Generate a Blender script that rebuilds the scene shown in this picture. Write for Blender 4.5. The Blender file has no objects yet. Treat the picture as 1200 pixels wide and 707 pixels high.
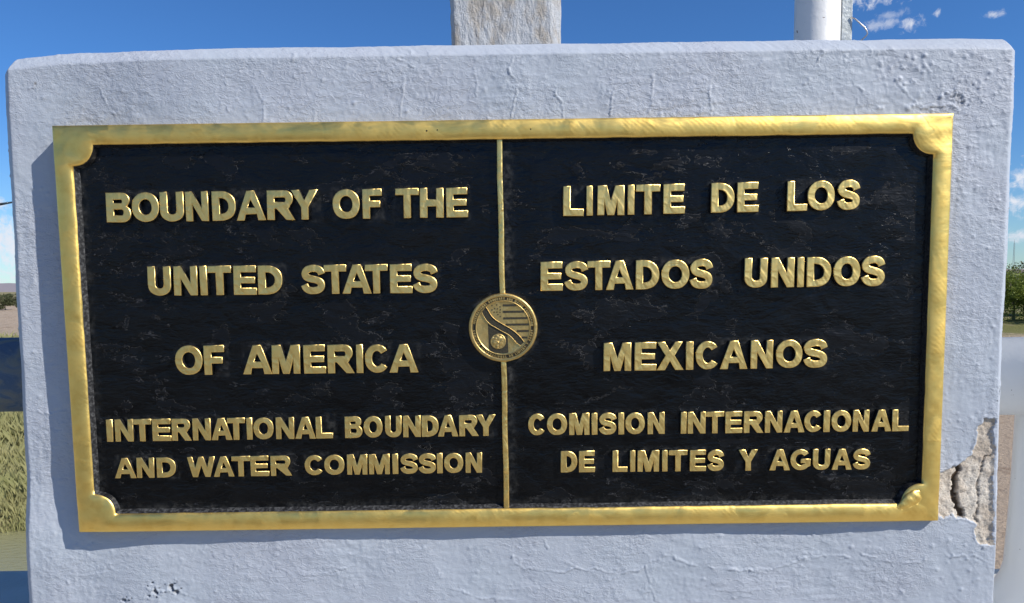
import bpy, math, random
import numpy as np
from mathutils import Matrix, Vector

S = bpy.context.scene
COL = S.collection
R = math.radians
random.seed(7)

# ------------------------------------------------------------------ camera
ZO = 1.5                                     # height of the plaque's centre above the bridge deck
cam = bpy.data.cameras.new('camera')
camo = bpy.data.objects.new('camera', cam)
COL.objects.link(camo)
right = Vector((0.99991, -0.00071, -0.0136)); up = Vector((0.01361, 0.08781, 0.99604)); fwd = Vector((-0.00049, 0.99614, -0.08782))
m = Matrix((right, up, -fwd)).transposed().to_4x4()
m.translation = Vector((0.00812, -0.92479, 0.05421 + ZO))
camo.matrix_world = m
cam.sensor_width = 36.0
cam.lens = 870 / 1200 * 36.0
cam.shift_y = 56.5 / 1200
cam.clip_start = 0.02
cam.clip_end = 20000
S.camera = camo

# ------------------------------------------------------------------ light
SUN = Vector((1.75, -1.0, 1.65)).normalized()          # towards the sun: high on the right, behind the photographer
sun_elev = math.asin(SUN.z)
sun_az = math.atan2(SUN.x, SUN.y)
lamp = bpy.data.lights.new('sun', 'SUN')
lamp.energy = 4.8
lamp.angle = R(0.53)
lamp.color = (1.0, 0.955, 0.88)
lo = bpy.data.objects.new('sun', lamp)
COL.objects.link(lo)
lo.rotation_euler = SUN.to_track_quat('Z', 'Y').to_euler()
lo.location = (6, -4, 8)
S.view_settings.view_transform = 'Standard'
S.view_settings.look = 'None'
S.view_settings.exposure = 0.12
S.view_settings.gamma = 1.0


class G:
    """small helper for wiring shader nodes"""
    def __init__(self, tree):
        self.t = tree
        tree.nodes.clear()
    def n(self, kind, **kw):
        nd = self.t.nodes.new(kind)
        for k, v in kw.items():
            setattr(nd, k, v)
        return nd
    def put(self, sock, v):
        if v is None:
            return
        if isinstance(v, bpy.types.NodeSocket):
            self.t.links.new(v, sock)
        else:
            sock.default_value = v
    def math(self, op, a, b=None, c=None, clamp=False):
        nd = self.n('ShaderNodeMath', operation=op, use_clamp=clamp)
        for i, v in enumerate((a, b, c)):
            self.put(nd.inputs[i], v)
        return nd.outputs[0]
    def mix(self, f, a, b, blend='MIX'):
        nd = self.n('ShaderNodeMix', data_type='RGBA', blend_type=blend)
        self.put(nd.inputs[0], f)
        for i, v in ((6, a), (7, b)):
            if isinstance(v, tuple) and len(v) == 3:
                v = v + (1,)
            self.put(nd.inputs[i], v)
        return nd.outputs[2]
    def mixf(self, f, a, b):
        nd = self.n('ShaderNodeMix', data_type='FLOAT')
        self.put(nd.inputs[0], f); self.put(nd.inputs[2], a); self.put(nd.inputs[3], b)
        return nd.outputs[0]
    def smooth(self, v, lo, hi, a=0.0, b=1.0):
        nd = self.n('ShaderNodeMapRange', interpolation_type='SMOOTHSTEP')
        self.put(nd.inputs[0], v); nd.inputs[1].default_value = lo; nd.inputs[2].default_value = hi
        nd.inputs[3].default_value = a; nd.inputs[4].default_value = b
        return nd.outputs[0]
    def map(self, vec, scale=(1, 1, 1), loc=(0, 0, 0), rot=(0, 0, 0)):
        nd = self.n('ShaderNodeMapping')
        self.put(nd.inputs[0], vec); nd.inputs[1].default_value = loc; nd.inputs[2].default_value = rot; nd.inputs[3].default_value = scale
        return nd.outputs[0]
    def noise(self, vec, scale, detail=4, rough=0.55, dist=0.0, out=0):
        nd = self.n('ShaderNodeTexNoise')
        self.put(nd.inputs['Vector'], vec); nd.inputs['Scale'].default_value = scale
        nd.inputs['Detail'].default_value = detail; nd.inputs['Roughness'].default_value = rough; nd.inputs['Distortion'].default_value = dist
        return nd.outputs[out]
    def bump(self, h, dist, strength=1.0, normal=None):
        nd = self.n('ShaderNodeBump')
        self.put(nd.inputs['Height'], h); nd.inputs['Distance'].default_value = dist; nd.inputs['Strength'].default_value = strength
        self.put(nd.inputs['Normal'], normal)
        return nd.outputs[0]
    def attr(self, name):
        return self.n('ShaderNodeAttribute', attribute_name=name).outputs['Fac']
    def bsdf(self, color, rough, metal=0.0, normal=None, spec=0.5, **kw):
        nd = self.n('ShaderNodeBsdfPrincipled')
        if isinstance(color, tuple) and len(color) == 3:
            color = color + (1,)
        self.put(nd.inputs['Base Color'], color); self.put(nd.inputs['Roughness'], rough); self.put(nd.inputs['Metallic'], metal)
        self.put(nd.inputs['Normal'], normal); self.put(nd.inputs['Specular IOR Level'], spec)
        for k, v in kw.items():
            self.put(nd.inputs[k], v)
        out = self.n('ShaderNodeOutputMaterial')
        self.t.links.new(nd.outputs[0], out.inputs[0])
        return nd
    def obj(self):
        return self.n('ShaderNodeTexCoord').outputs['Object']


def mat(name):
    m = bpy.data.materials.new(name)
    m.use_nodes = True
    return m, G(m.node_tree)


# ------------------------------------------------------------------ sky
W = bpy.data.worlds.new('World')
S.world = W
W.use_nodes = True
g = G(W.node_tree)
sky = g.n('ShaderNodeTexSky', sky_type='NISHITA', sun_disc=False, sun_elevation=sun_elev, sun_rotation=sun_az,
          altitude=1100, air_density=1.0, dust_density=0.2, ozone_density=3.0)
dirv = g.n('ShaderNodeTexCoord').outputs['Generated']
wob = g.math('ADD', g.math('MULTIPLY', g.noise(dirv, 110, 6, 0.66, 0.4), .6), g.math('MULTIPLY', g.noise(dirv, 30, 3, 0.6, 0.3), .4))
wob2 = g.noise(g.map(dirv, loc=(3, 1, 2)), 7, 3, 0.6, 0.2)


def az_el(az, el):
    a, e = R(az), R(el)
    return (math.sin(a) * math.cos(e), math.cos(a) * math.cos(e), math.sin(e))


# clouds: (azimuth, elevation, half width, half height, strength) in degrees
CLOUDS = [(25.2, 18.9, 3.4, 1.1, .95), (25.9, 16.6, 1.5, .45, .5), (27.75, 16.35, .95, .62, .85), (26.7, 17.0, 1.3, .35, .35), (29.2, 16.7, .55, .3, .7), (32.25, 16.1, .6, .3, .75),
          (34.6, 6.4, 1.9, 1.3, 1), (34.5, 4.7, 1.9, .8, 1), (34.4, 2.6, 1.4, .5, .9), (37.0, 4.0, 2.5, 1.1, .9), (40.5, 6.0, 3, 1.2, .9), (-34.6, 3.6, 3.2, 2.9, .95), (-36.5, 2.4, 5, 2.6, .9), (-39, 5, 4, 2, .85),
          (-50, 9, 5, 1.6, .9), (55, 12, 5, 1.8, .9), (75, 7, 7, 2, .9), (-75, 14, 7, 2, .9), (112, 13, 10, 3, .9), (-118, 11, 10, 3, .9), (150, 9, 13, 3.2, .9), (-152, 12, 14, 4, .9), (178, 6, 15, 3, .9), (165, 19, 9, 3, .85), (-140, 24, 8, 3, .8), (135, 28, 8, 3, .8), (-170, 33, 7, 2.5, .8), (20, 30, 6, 2, .8)]  # banks behind the camera are unseen, added to warm the brass reflections
mask = None
for az, el, hw, hh, st in CLOUDS:
    c = Vector(az_el(az, el)); t = Vector((math.cos(R(az)), -math.sin(R(az)), 0)); v = t.cross(c)
    def dot(vec):
        nd = g.n('ShaderNodeVectorMath', operation='DOT_PRODUCT')
        g.put(nd.inputs[0], dirv); nd.inputs[1].default_value = vec
        return nd.outputs['Value']
    a = g.math('DIVIDE', dot(t), math.sin(R(hw))); b = g.math('DIVIDE', g.math('SUBTRACT', dot(v), 0.0), math.sin(R(hh)))
    r2 = g.math('ADD', g.math('MULTIPLY', a, a), g.math('MULTIPLY', b, b))
    k = g.math('SUBTRACT', 1.0, g.math('SQRT', r2))
    k = g.math('ADD', k, g.math('MULTIPLY', g.math('SUBTRACT', wob, 0.5), 4.5))
    k = g.smooth(k, 0.0, 1.15, 0, st)
    k = g.math('MULTIPLY', k, g.math('GREATER_THAN', dot(c), 0.2))
    mask = k if mask is None else g.math('MAXIMUM', mask, k)
shade = g.smooth(wob2, 0.35, 0.7, 0.75, 1.0)
ccol = g.mix(shade, (4.2, 4.8, 6.2), (7.6, 7.9, 8.6))
sep = g.n('ShaderNodeSeparateXYZ'); g.put(sep.inputs[0], dirv)
tint = g.mix(g.smooth(sep.outputs[2], 0.0, 0.24), (0.66, 0.87, 1.04), (0.44, 0.79, 1.18))
col = g.mix(mask, g.mix(1.0, sky.outputs[0], tint, 'MULTIPLY'), ccol)
bg = g.n('ShaderNodeBackground'); bg.inputs[1].default_value = 0.10
g.put(bg.inputs[0], col)
wo = g.n('ShaderNodeOutputWorld'); g.t.links.new(bg.outputs[0], wo.inputs[0])


# ------------------------------------------------------------------ helpers
def tag(o, label=None, cat=None, group=None, kind=None):
    if label: o['label'] = label
    if cat: o['category'] = cat
    if group: o['group'] = group
    if kind: o['kind'] = kind
    return o


def empty(name, loc, **kw):
    o = bpy.data.objects.new(name, None)
    o.location = loc
    o.empty_display_size = 0.1
    COL.objects.link(o)
    return tag(o, **kw)


def link(name, me, parent=None, mats=(), loc=None, **kw):
    for mm in mats:
        me.materials.append(mm)
    o = bpy.data.objects.new(name, me)
    COL.objects.link(o)
    if parent: o.parent = parent
    if loc is not None: o.location = loc
    return tag(o, **kw)


def mesh(name, v, f, smooth=True, attrs=None, mi=None):
    """v: (n,3) floats, f: (k,3) or (k,4) ints (or a list of tuples)"""
    me = bpy.data.meshes.new(name)
    if isinstance(f, np.ndarray):
        v = np.asarray(v, float)
        k, c = f.shape
        me.vertices.add(len(v)); me.vertices.foreach_set('co', v.ravel())
        me.loops.add(k * c); me.loops.foreach_set('vertex_index', f.astype(np.int32).ravel())
        me.polygons.add(k); me.polygons.foreach_set('loop_start', np.arange(0, k * c, c, dtype=np.int32))
        me.polygons.foreach_set('use_smooth', np.full(k, smooth))
        if mi is not None: me.polygons.foreach_set('material_index', np.asarray(mi, np.int32))
    else:
        me.from_pydata([tuple(map(float, p)) for p in v], [], f)
        me.polygons.foreach_set('use_smooth', np.full(len(me.polygons), smooth))
    for k_, a in (attrs or {}).items():
        at = me.attributes.new(k_, 'FLOAT', 'POINT'); at.data.foreach_set('value', np.asarray(a, np.float32).ravel())
    me.update(calc_edges=True)
    return me


def gridfaces(n, m, off=0, flip=False):
    i, j = np.meshgrid(np.arange(n - 1), np.arange(m - 1), indexing='ij')
    a = (i * m + j).ravel() + off
    f = np.stack([a, a + m, a + m + 1, a + 1], 1)
    return f[:, ::-1].copy() if flip else f


def perlin(x, y, seed=0):
    x = np.asarray(x, float); y = np.asarray(y, float)
    xi = np.floor(x).astype(np.int64); yi = np.floor(y).astype(np.int64)
    xf = x - xi; yf = y - yi
    def gr(ix, iy, dx, dy):
        h = (ix * 374761393 + iy * 668265263 + seed * 974634777) & 0xffffffff
        h = ((h ^ (h >> 13)) * 1274126177) & 0xffffffff
        a = ((h ^ (h >> 16)) & 0xffff) / 65536.0 * 2 * np.pi
        return np.cos(a) * dx + np.sin(a) * dy
    u = xf * xf * xf * (xf * (xf * 6 - 15) + 10); w = yf * yf * yf * (yf * (yf * 6 - 15) + 10)
    a = gr(xi, yi, xf, yf); b = gr(xi + 1, yi, xf - 1, yf); c = gr(xi, yi + 1, xf, yf - 1); d = gr(xi + 1, yi + 1, xf - 1, yf - 1)
    return ((a * (1 - u) + b * u) * (1 - w) + (c * (1 - u) + d * u) * w) * 1.5


def fbm(x, y, sc, oct=4, seed=0, gain=0.5):
    s = 0; amp = 1
    for k in range(oct):
        s = s + amp * perlin(x * sc, y * sc, seed + k * 17); amp *= gain; sc *= 2.03
    return s


def sstep(a, b, x):
    t = np.clip((x - a) / (b - a), 0, 1)
    return t * t * (3 - 2 * t)


def polydist(px, pz, line, closed=False):
    d = np.full(px.shape, 1e9)
    pts = list(line) + ([line[0]] if closed else [])
    for (ax, az), (bx, bz) in zip(pts[:-1], pts[1:]):
        vx, vz = bx - ax, bz - az
        t = np.clip(((px - ax) * vx + (pz - az) * vz) / (vx * vx + vz * vz + 1e-12), 0, 1)
        d = np.minimum(d, np.hypot(px - ax - t * vx, pz - az - t * vz))
    return d


def inpoly(px, pz, poly):
    r = np.zeros(px.shape, bool)
    n = len(poly)
    for i in range(n):
        ax, az = poly[i]; bx, bz = poly[(i + 1) % n]
        c = (az > pz) != (bz > pz)
        with np.errstate(divide='ignore', invalid='ignore'):
            xx = (bx - ax) * (pz - az) / (bz - az + 1e-15) + ax
        r ^= c & (px < xx)
    return r


def box(name, lo_, hi_, m_, parent=None, bev=0.004, **kw):
    import bmesh
    bm = bmesh.new()
    bmesh.ops.create_cube(bm, size=1)
    for v in bm.verts:
        v.co = Vector([lo_[i] if v.co[i] < 0 else hi_[i] for i in range(3)])
    if bev:
        bmesh.ops.bevel(bm, geom=bm.edges[:], offset=bev, segments=2, affect='EDGES', profile=0.6)
    me = bpy.data.meshes.new(name); bm.to_mesh(me); bm.free()
    return link(name, me, parent, [m_], **kw)


def tube_data(path, rad, n=20, cap=True):
    """tube along a list of points, rad a number or a list"""
    P = [Vector(p) for p in path]
    V = []; F = []
    prev = None
    for i, p in enumerate(P):
        t = (P[min(i + 1, len(P) - 1)] - P[max(i - 1, 0)]).normalized()
        if prev is None:
            a = t.orthogonal().normalized()
        else:
            a = (prev - t * prev.dot(t)).normalized()
        prev = a
        b = t.cross(a)
        r = rad[i] if isinstance(rad, (list, tuple)) else rad
        for k in range(n):
            th = 2 * math.pi * k / n
            V.append(tuple(p + a * (math.cos(th) * r) + b * (math.sin(th) * r)))
    for i in range(len(P) - 1):
        for k in range(n):
            F.append((i * n + k, i * n + (k + 1) % n, (i + 1) * n + (k + 1) % n, (i + 1) * n + k))
    if cap:
        F.append(tuple(range(n))[::-1]); F.append(tuple(range((len(P) - 1) * n, len(P) * n)))
    return V, F


def tube(name, path, rad, m_, parent=None, n=20, **kw):
    V, F = tube_data(path, rad, n)
    me = mesh(name, V, F)
    for p in me.polygons:
        if len(p.vertices) > 4: p.use_smooth = False
    return link(name, me, parent, [m_], **kw)


# ------------------------------------------------------------------ materials
def brass_mat(name, dark=0.0, sx=1.0, sz=1.0, base=(0.95, 0.675, 0.20), sw=.0012, sws=17, rr=(.44, .51), hat=.00006, pb=.0001):
    m_, g = mat(name)
    o = g.obj()
    grain = g.noise(g.map(o, (sx, 1, sz)), 260, 3, 0.6)
    swirl = g.noise(g.map(o, (1, 1, 1)), sws, 2, 0.5, 1.6)
    arc = g.n('ShaderNodeTexWave', wave_type='BANDS', bands_direction='DIAGONAL'); g.put(arc.inputs[0], g.map(o, (1, 1, 1)))
    arc.inputs['Scale'].default_value = 85; arc.inputs['Distortion'].default_value = 5; arc.inputs['Detail'].default_value = 2; arc.inputs['Detail Scale'].default_value = .4
    tarn = g.noise(o, 55, 5, 0.65)
    c = g.mix(g.smooth(tarn, 0.4, 0.8), base, (base[0] * .90, base[1] * .84, base[2] * .72))
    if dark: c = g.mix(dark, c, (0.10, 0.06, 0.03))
    pn = g.noise(g.map(o, (.8, 1, 1), (5, 5, 5)), 11, 3, 0.5, 1.2)
    patch = g.smooth(pn, 0.475, 0.525)
    r = g.mixf(patch, rr[0], rr[1])
    r = g.math('ADD', r, g.math('MULTIPLY', g.math('SUBTRACT', swirl, 0.5), .25))
    r = g.math('ADD', r, g.math('MULTIPLY', g.math('SUBTRACT', grain, 0.5), 0.18))
    b = g.bump(grain, 0.00014)
    b = g.bump(g.math('MULTIPLY', arc.outputs['Fac'], g.math('MULTIPLY', patch, g.smooth(tarn, .4, .6))), hat, normal=b)
    b = g.bump(patch, pb, normal=b)
    b = g.bump(swirl, sw, normal=b)
    g.bsdf(c, r, 1.0, b)
    return m_


M = {}
M['brass_h'] = brass_mat('brushed brass along the rails', sx=0.25, sz=1.0)
M['brass_l'] = brass_mat('worn polished brass', sx=0.8, sz=0.5, base=(0.96, 0.68, 0.235), sw=.0024, sws=30, rr=(.35, .42), hat=.0, pb=.0)
M['brass_aged'] = brass_mat('dull aged brass', base=(.66, .47, .18), sw=.0008, sws=60, rr=(.40, .48), hat=.0, pb=.0)
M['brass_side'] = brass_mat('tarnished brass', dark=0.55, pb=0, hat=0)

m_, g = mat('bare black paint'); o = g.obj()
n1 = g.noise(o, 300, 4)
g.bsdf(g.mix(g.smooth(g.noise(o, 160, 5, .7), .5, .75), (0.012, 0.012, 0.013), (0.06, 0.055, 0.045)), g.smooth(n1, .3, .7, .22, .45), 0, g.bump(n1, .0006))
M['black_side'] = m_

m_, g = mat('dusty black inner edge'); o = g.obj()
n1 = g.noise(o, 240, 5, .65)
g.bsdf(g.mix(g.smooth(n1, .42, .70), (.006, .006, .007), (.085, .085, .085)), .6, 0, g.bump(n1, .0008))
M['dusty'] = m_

# weathered black paint of the two fields: brushed coats, lifted flakes, dust
m_, g = mat('flaking glossy black paint'); o = g.obj()
dust = g.attr('dust')
warp = g.noise(o, 30, 3, .6, out=1)
ov = g.n('ShaderNodeVectorMath', operation='MULTIPLY_ADD'); g.put(ov.inputs[0], warp); ov.inputs[1].default_value = (.012, .012, .012); g.put(ov.inputs[2], o)
ov = ov.outputs[0]
fl = g.noise(g.map(ov, (1, 1, 1.7)), 13, 9, 0.62, 0.25)
fl2 = g.noise(g.map(ov, (1, 1, 2.6), (4, 4, 4)), 26, 8, 0.6, 0.3)
where = g.noise(g.map(o, loc=(7, 2, 9)), 7, 4, .6)
m1 = g.smooth(fl, .575, .582)
m2 = g.math('MULTIPLY', g.smooth(fl2, .60, .612), g.smooth(where, .50, .60))
e1 = g.math('SUBTRACT', 1.0, g.smooth(g.math('ABSOLUTE', g.math('SUBTRACT', fl, .577)), 0.0, .0036))
e2 = g.math('SUBTRACT', 1.0, g.smooth(g.math('ABSOLUTE', g.math('SUBTRACT', fl2, .604)), 0.0, .012))
brk = g.smooth(g.noise(o, 110, 3, .6), .45, .6)
edge = g.math('MULTIPLY', g.math('MAXIMUM', e1, g.math('MULTIPLY', e2, g.smooth(where, .50, .60))), brk)
edge = g.math('MULTIPLY', edge, g.smooth(g.noise(o, 16, 3, .6), .38, .54))
strokes = g.noise(g.map(ov, (.35, 1, 1.6)), 190, 5, .62)
fine = g.noise(o, 900, 3, .6)
lump = g.noise(g.map(o, (.7, 1, 1)), 34, 4, .55, .6)
base = g.mix(g.smooth(lump, .35, .7), (.0012, .0014, .0020), (.0026, .0028, .0034))
base = g.mix(g.math('MULTIPLY', m1, .2), base, (.008, .009, .012))
base = g.mix(g.math('MULTIPLY', m2, .3), base, (.008, .008, .0085))
base = g.mix(g.math('MULTIPLY', g.math('MULTIPLY', dust, g.smooth(g.noise(o, 130, 6, .7), .40, .75)), .45), base, (.16, .155, .14))
base = g.mix(g.math('MULTIPLY', edge, .75), base, (.13, .135, .15))
specks = g.smooth(g.noise(o, 420, 2, .5), .74, .78)
base = g.mix(g.math('MULTIPLY', specks, .35), base, (.25, .21, .13))
ro = g.math('ADD', g.smooth(lump, .3, .7, .17, .27), g.math('MULTIPLY', g.math('MAXIMUM', m1, m2), .12))
ro = g.math('ADD', ro, g.math('MULTIPLY', dust, .22))
b = g.bump(g.math('ADD', m1, g.math('MULTIPLY', edge, .9)), .0007)
b = g.bump(m2, .0006, normal=b)
b = g.bump(strokes, .0006, normal=b)
crk = g.math('ABSOLUTE', g.math('SUBTRACT', g.noise(g.map(ov, (.8, 1, 1.3)), 70, 4, .55, .8), .5))
b = g.bump(g.math('MULTIPLY', g.smooth(crk, 0.0, .05), g.smooth(where, .35, .6, 0.0, 1.0)), .00007, normal=b)
b = g.bump(lump, .0022, normal=b)
b = g.bump(fine, .00003, normal=b)
g.bsdf(base, ro, 0, b, spec=.30)
M['field'] = m_


def paint_mat(name, base, dirt=(.30, .28, .25), amount=.0, fine=.0012, rough=.55, stretch=(1, 1, 1)):
    m_, g = mat(name); o = g.obj()
    n1 = g.noise(g.map(o, stretch), 130, 5, .62, .4)
    n2 = g.noise(o, 8, 4, .6)
    n3 = g.noise(o, 600, 3, .6)
    c = g.mix(g.smooth(n2, .3, .7), base, tuple(x * k for x, k in zip(base, (1.0, .972, .98))))
    c = g.mix(g.math('MULTIPLY', g.smooth(g.noise(o, 60, 6, .7), .62, .75), amount + .12), c, dirt)
    d = g.attr('dirt')
    c = g.mix(d, c, g.mix(g.smooth(n1, .35, .6), (.05, .03, .018), (.16, .13, .10)))
    sm = g.smooth(g.noise(g.map(o, loc=(3, 3, 3)), 11, 3, .6), .38, .62, .35, 1.25)
    b = g.bump(g.math('MULTIPLY', n1, sm), fine); b = g.bump(g.math('MULTIPLY', n3, sm), fine * .34, normal=b)
    rdg = g.math('ABSOLUTE', g.math('SUBTRACT', g.noise(g.map(o, stretch, (9, 9, 9)), 75, 5, .6, .5), .5))
    b = g.bump(g.math('MULTIPLY', g.smooth(rdg, .0, .06, 1, 0), g.smooth(n2, .42, .6)), fine * .20, normal=b)
    g.bsdf(c, g.math('ADD', rough, g.math('MULTIPLY', g.math('SUBTRACT', n1, .5), .2)), 0, b, spec=.42)
    return m_


M['paint'] = paint_mat('pale blue grey masonry paint', (.445, .486, .540), fine=.0013, stretch=(.75, 1, 1.35))
m_, g = mat('bare crumbling render'); o = g.obj()
n1 = g.noise(o, 90, 6, .7); n2 = g.noise(o, 25, 4, .6); n3 = g.noise(o, 500, 3, .7)
c = g.mix(g.smooth(n2, .35, .65), (.56, .47, .37), (.74, .67, .57)); c = g.mix(g.smooth(n3, .5, .7), c, (.34, .29, .24))
c = g.mix(g.attr('dirt'), c, (.10, .065, .04))
b = g.bump(n1, .0025); b = g.bump(n3, .0008, normal=b)
g.bsdf(c, .9, 0, b, spec=.2); M['render'] = m_

# stone post: worn pale paint over brown concrete
m_, g = mat('worn painted concrete'); o = g.obj()
n1 = g.noise(g.map(o, (1, 1, .45), (0, 0, 1)), 26, 7, .72, .3); n2 = g.noise(g.map(o, (1, 1, .4)), 120, 6, .65, .3); n3 = g.noise(o, 500, 3)
c = g.mix(g.smooth(n1, .44, .62), (.52, .53, .54), (.42, .375, .32)); c = g.mix(g.smooth(n2, .6, .75), c, (.55, .56, .57))
b = g.bump(n2, .009); b = g.bump(n3, .0012, normal=b)
g.bsdf(c, .6, 0, b); M['post'] = m_

m_, g = mat('glossy white steel paint'); o = g.obj()
n1 = g.noise(o, 45, 5, .6); n2 = g.noise(g.map(o, (1, 1, .12)), 22, 6, .7)
c = g.mix(g.smooth(n2, .60, .78), (.80, .785, .75), (.50, .38, .27)); c = g.mix(g.smooth(g.noise(o, 130, 2), .70, .73), c, (.12, .06, .035))
g.bsdf(c, g.smooth(n1, .3, .7, .42, .55), 0, g.bump(n1, .0012)); M['white'] = m_

m_, g = mat('bright white rail paint'); o = g.obj(); n1 = g.noise(o, 30, 4, .6)
g.bsdf(g.mix(g.smooth(g.noise(o, 130, 2), .74, .77), (.88, .865, .82), (.15, .08, .05)), .30, 0, g.bump(n1, .0008)); M['rail'] = m_
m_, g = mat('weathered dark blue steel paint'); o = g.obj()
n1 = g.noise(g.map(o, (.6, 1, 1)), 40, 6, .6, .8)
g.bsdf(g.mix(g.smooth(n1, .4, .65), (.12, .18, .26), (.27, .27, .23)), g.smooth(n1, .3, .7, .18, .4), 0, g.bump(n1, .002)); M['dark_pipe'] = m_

m_, g = mat('slate blue ledge paint'); o = g.obj()
n1 = g.noise(o, 60, 6, .65); n2 = g.noise(o, 9, 4)
g.bsdf(g.mix(g.smooth(n2, .35, .65), (.50, .48, .43), (.58, .56, .51)), .6, 0, g.bump(n1, .003)); M['ledge'] = m_

m_, g = mat('galvanised steel'); o = g.obj()
v = g.n('ShaderNodeTexVoronoi'); g.put(v.inputs[0], g.map(o, (1, 1, .7))); v.inputs['Scale'].default_value = 110
n1 = g.noise(o, 60, 5, .7)
g.bsdf(g.mix(g.smooth(n1, .35, .7), (.36, .38, .37), (.50, .52, .51)), g.mixf(v.outputs['Distance'], .35, .55), .55, g.bump(n1, .0015)); M['galv'] = m_

m_, g = mat('bare steel wire'); g.bsdf((.45, .43, .42), .35, .8); M['wire'] = m_

m_, g = mat('old concrete paving'); o = g.obj()
n1 = g.noise(o, 3, 5, .65); n2 = g.noise(o, 120, 4, .7)
g.bsdf(g.mix(n1, (.38, .35, .30), (.50, .47, .41)), .85, 0, g.bump(n2, .004)); M['deck'] = m_
m_, g = mat('worn asphalt'); o = g.obj()
n1 = g.noise(o, 1.4, 5, .65); n2 = g.noise(o, 160, 4, .7)
g.bsdf(g.mix(n1, (.045, .044, .043), (.075, .072, .068)), .9, 0, g.bump(n2, .006)); M['asphalt'] = m_
m_, g = mat('road marking paint'); g.bsdf((.55, .42, .08), .7); M['marking'] = m_

m_, g = mat('dry sandy ground'); o = g.obj(); gr = g.attr('green')
n1 = g.noise(o, .5, 6, .65); n2 = g.noise(o, 5, 6, .7); n3 = g.noise(g.map(o, (1, .5, 1)), 1.6, 4, .6)
c = g.mix(n2, (.36, .27, .19), (.50, .40, .30)); c = g.mix(g.smooth(n3, .55, .7), c, (.30, .22, .155))
c = g.mix(g.math('MULTIPLY', gr, g.smooth(n1, .25, .45)), c, g.mix(n2, (.10, .13, .03), (.27, .23, .09)))
g.bsdf(c, .95, 0, g.bump(n2, .12), spec=.15); M['ground'] = m_
m_, g = mat('silty green water'); o = g.obj()
n2 = g.noise(g.map(o, (1, 2.5, 1)), 3.5, 4, .6)
g.bsdf((.26, .25, .13), .15, 0, g.bump(n2, .03)); M['water'] = m_
m_, g = mat('desert hill rock'); o = g.obj(); n1 = g.noise(o, .01, 6, .7)
g.bsdf(g.mix(n1, (.22, .20, .22), (.33, .28, .27)), .95); M['hill'] = m_


def leaf_mat(name, a, b_):
    m_, g = mat(name); o = g.obj(); n1 = g.noise(o, .9, 4, .6); n2 = g.noise(o, 9, 3)
    c = g.mix(g.math('ADD', g.math('MULTIPLY', n1, .6), g.math('MULTIPLY', n2, .4)), a, b_)
    bs = g.bsdf(c, .55, 0, None, spec=.3)
    tr = g.n('ShaderNodeBsdfTranslucent'); g.put(tr.inputs[0], c)
    mx = g.n('ShaderNodeMixShader'); mx.inputs[0].default_value = .3
    out = [n for n in g.t.nodes if n.bl_idname == 'ShaderNodeOutputMaterial'][0]
    g.t.links.new(bs.outputs[0], mx.inputs[1]); g.t.links.new(tr.outputs[0], mx.inputs[2]); g.t.links.new(mx.outputs[0], out.inputs[0])
    return m_


M['leaf'] = leaf_mat('bright willow foliage', (.12, .16, .025), (.28, .33, .06))
M['leaf_dry'] = leaf_mat('dusty shrub foliage', (.055, .07, .03), (.13, .135, .06))
M['grass'] = leaf_mat('grass going dry', (.14, .20, .045), (.62, .53, .29))
m_, g = mat('bark'); o = g.obj(); n1 = g.noise(g.map(o, (1, 1, .2)), 14, 5)
g.bsdf(g.mix(n1, (.12, .09, .06), (.30, .25, .19)), .9, 0, g.bump(n1, .02)); M['bark'] = m_
m_, g = mat('plastered house wall'); g.bsdf((.62, .58, .52), .8); M['wall'] = m_
m_, g = mat('grey roof'); g.bsdf((.22, .18, .16), .8); M['roof'] = m_
m_, g = mat('dark window glass'); g.bsdf((.03, .04, .05), .1); M['pane'] = m_


# ------------------------------------------------------------------ ground, river, hills
def nonuni(a, b, c0, d0, dmax, grow=1.12):
    """coordinates from a to b, spacing d0 around c0 growing outwards"""
    out = [c0]; d = d0; x = c0
    while x < b:
        x += d; out.append(min(x, b)); d = min(d * grow, dmax)
    x = c0; d = d0; lo_ = []
    while x > a:
        x -= d; lo_.append(max(x, a)); d = min(d * grow, dmax)
    return np.array(lo_[::-1] + out)


def terrain(x, y):
    rx = sstep(-4, 6, x)                                  # 0 on the river side, 1 on the sand bar
    n = fbm(x, y, .25, 3, 5) * .15 + fbm(x, y, .03, 3, 8) * .35 * sstep(20, 60, y)
    left = -4.9 + sstep(14.6, 16.5, y) * 1.15 + sstep(16, 37, y) * 2.75
    rightz = -3.8 + sstep(28, 37, y) * 2.5 - .9 * sstep(3, -4, y)
    z = left * (1 - rx) + rightz * rx
    far = sstep(40, 90, np.abs(y)) * (y < 0)
    z = z * (1 - far) + (-1.0) * far
    return z + n


gx = nonuni(-3500, 3500, 0, 1.0, 120, 1.035)
gy = nonuni(-3500, 3500, 22, .7, 120, 1.03)
X, Y = np.meshgrid(gx, gy, indexing='ij')
Z = terrain(X, Y)
green = (1 - sstep(-4, 4, X)) * sstep(15.2, 17, Y) * (1 - sstep(37, 41, Y + fbm(X, Y, .1, 2, 3) * 2)) + sstep(-2, 6, X) * sstep(34, 38, Y + fbm(X, Y, .2, 2, 9) * 2)
green = np.clip(green + .7 * sstep(110, 130, Y), 0, 1)
me = mesh('ground', np.stack([X, Y, Z], -1).reshape(-1, 3), gridfaces(*X.shape), attrs={'green': green})
link('ground', me, None, [M['ground']], kind='structure')
wx = np.linspace(-400, 30, 60); wy = np.linspace(-60, 18.5, 60)
X2, Y2 = np.meshgrid(wx, wy, indexing='ij')
me = mesh('river', np.stack([X2, Y2, X2 * 0 - 4.0], -1).reshape(-1, 3), gridfaces(*X2.shape))
link('river', me, None, [M['water']], kind='structure')

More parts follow.
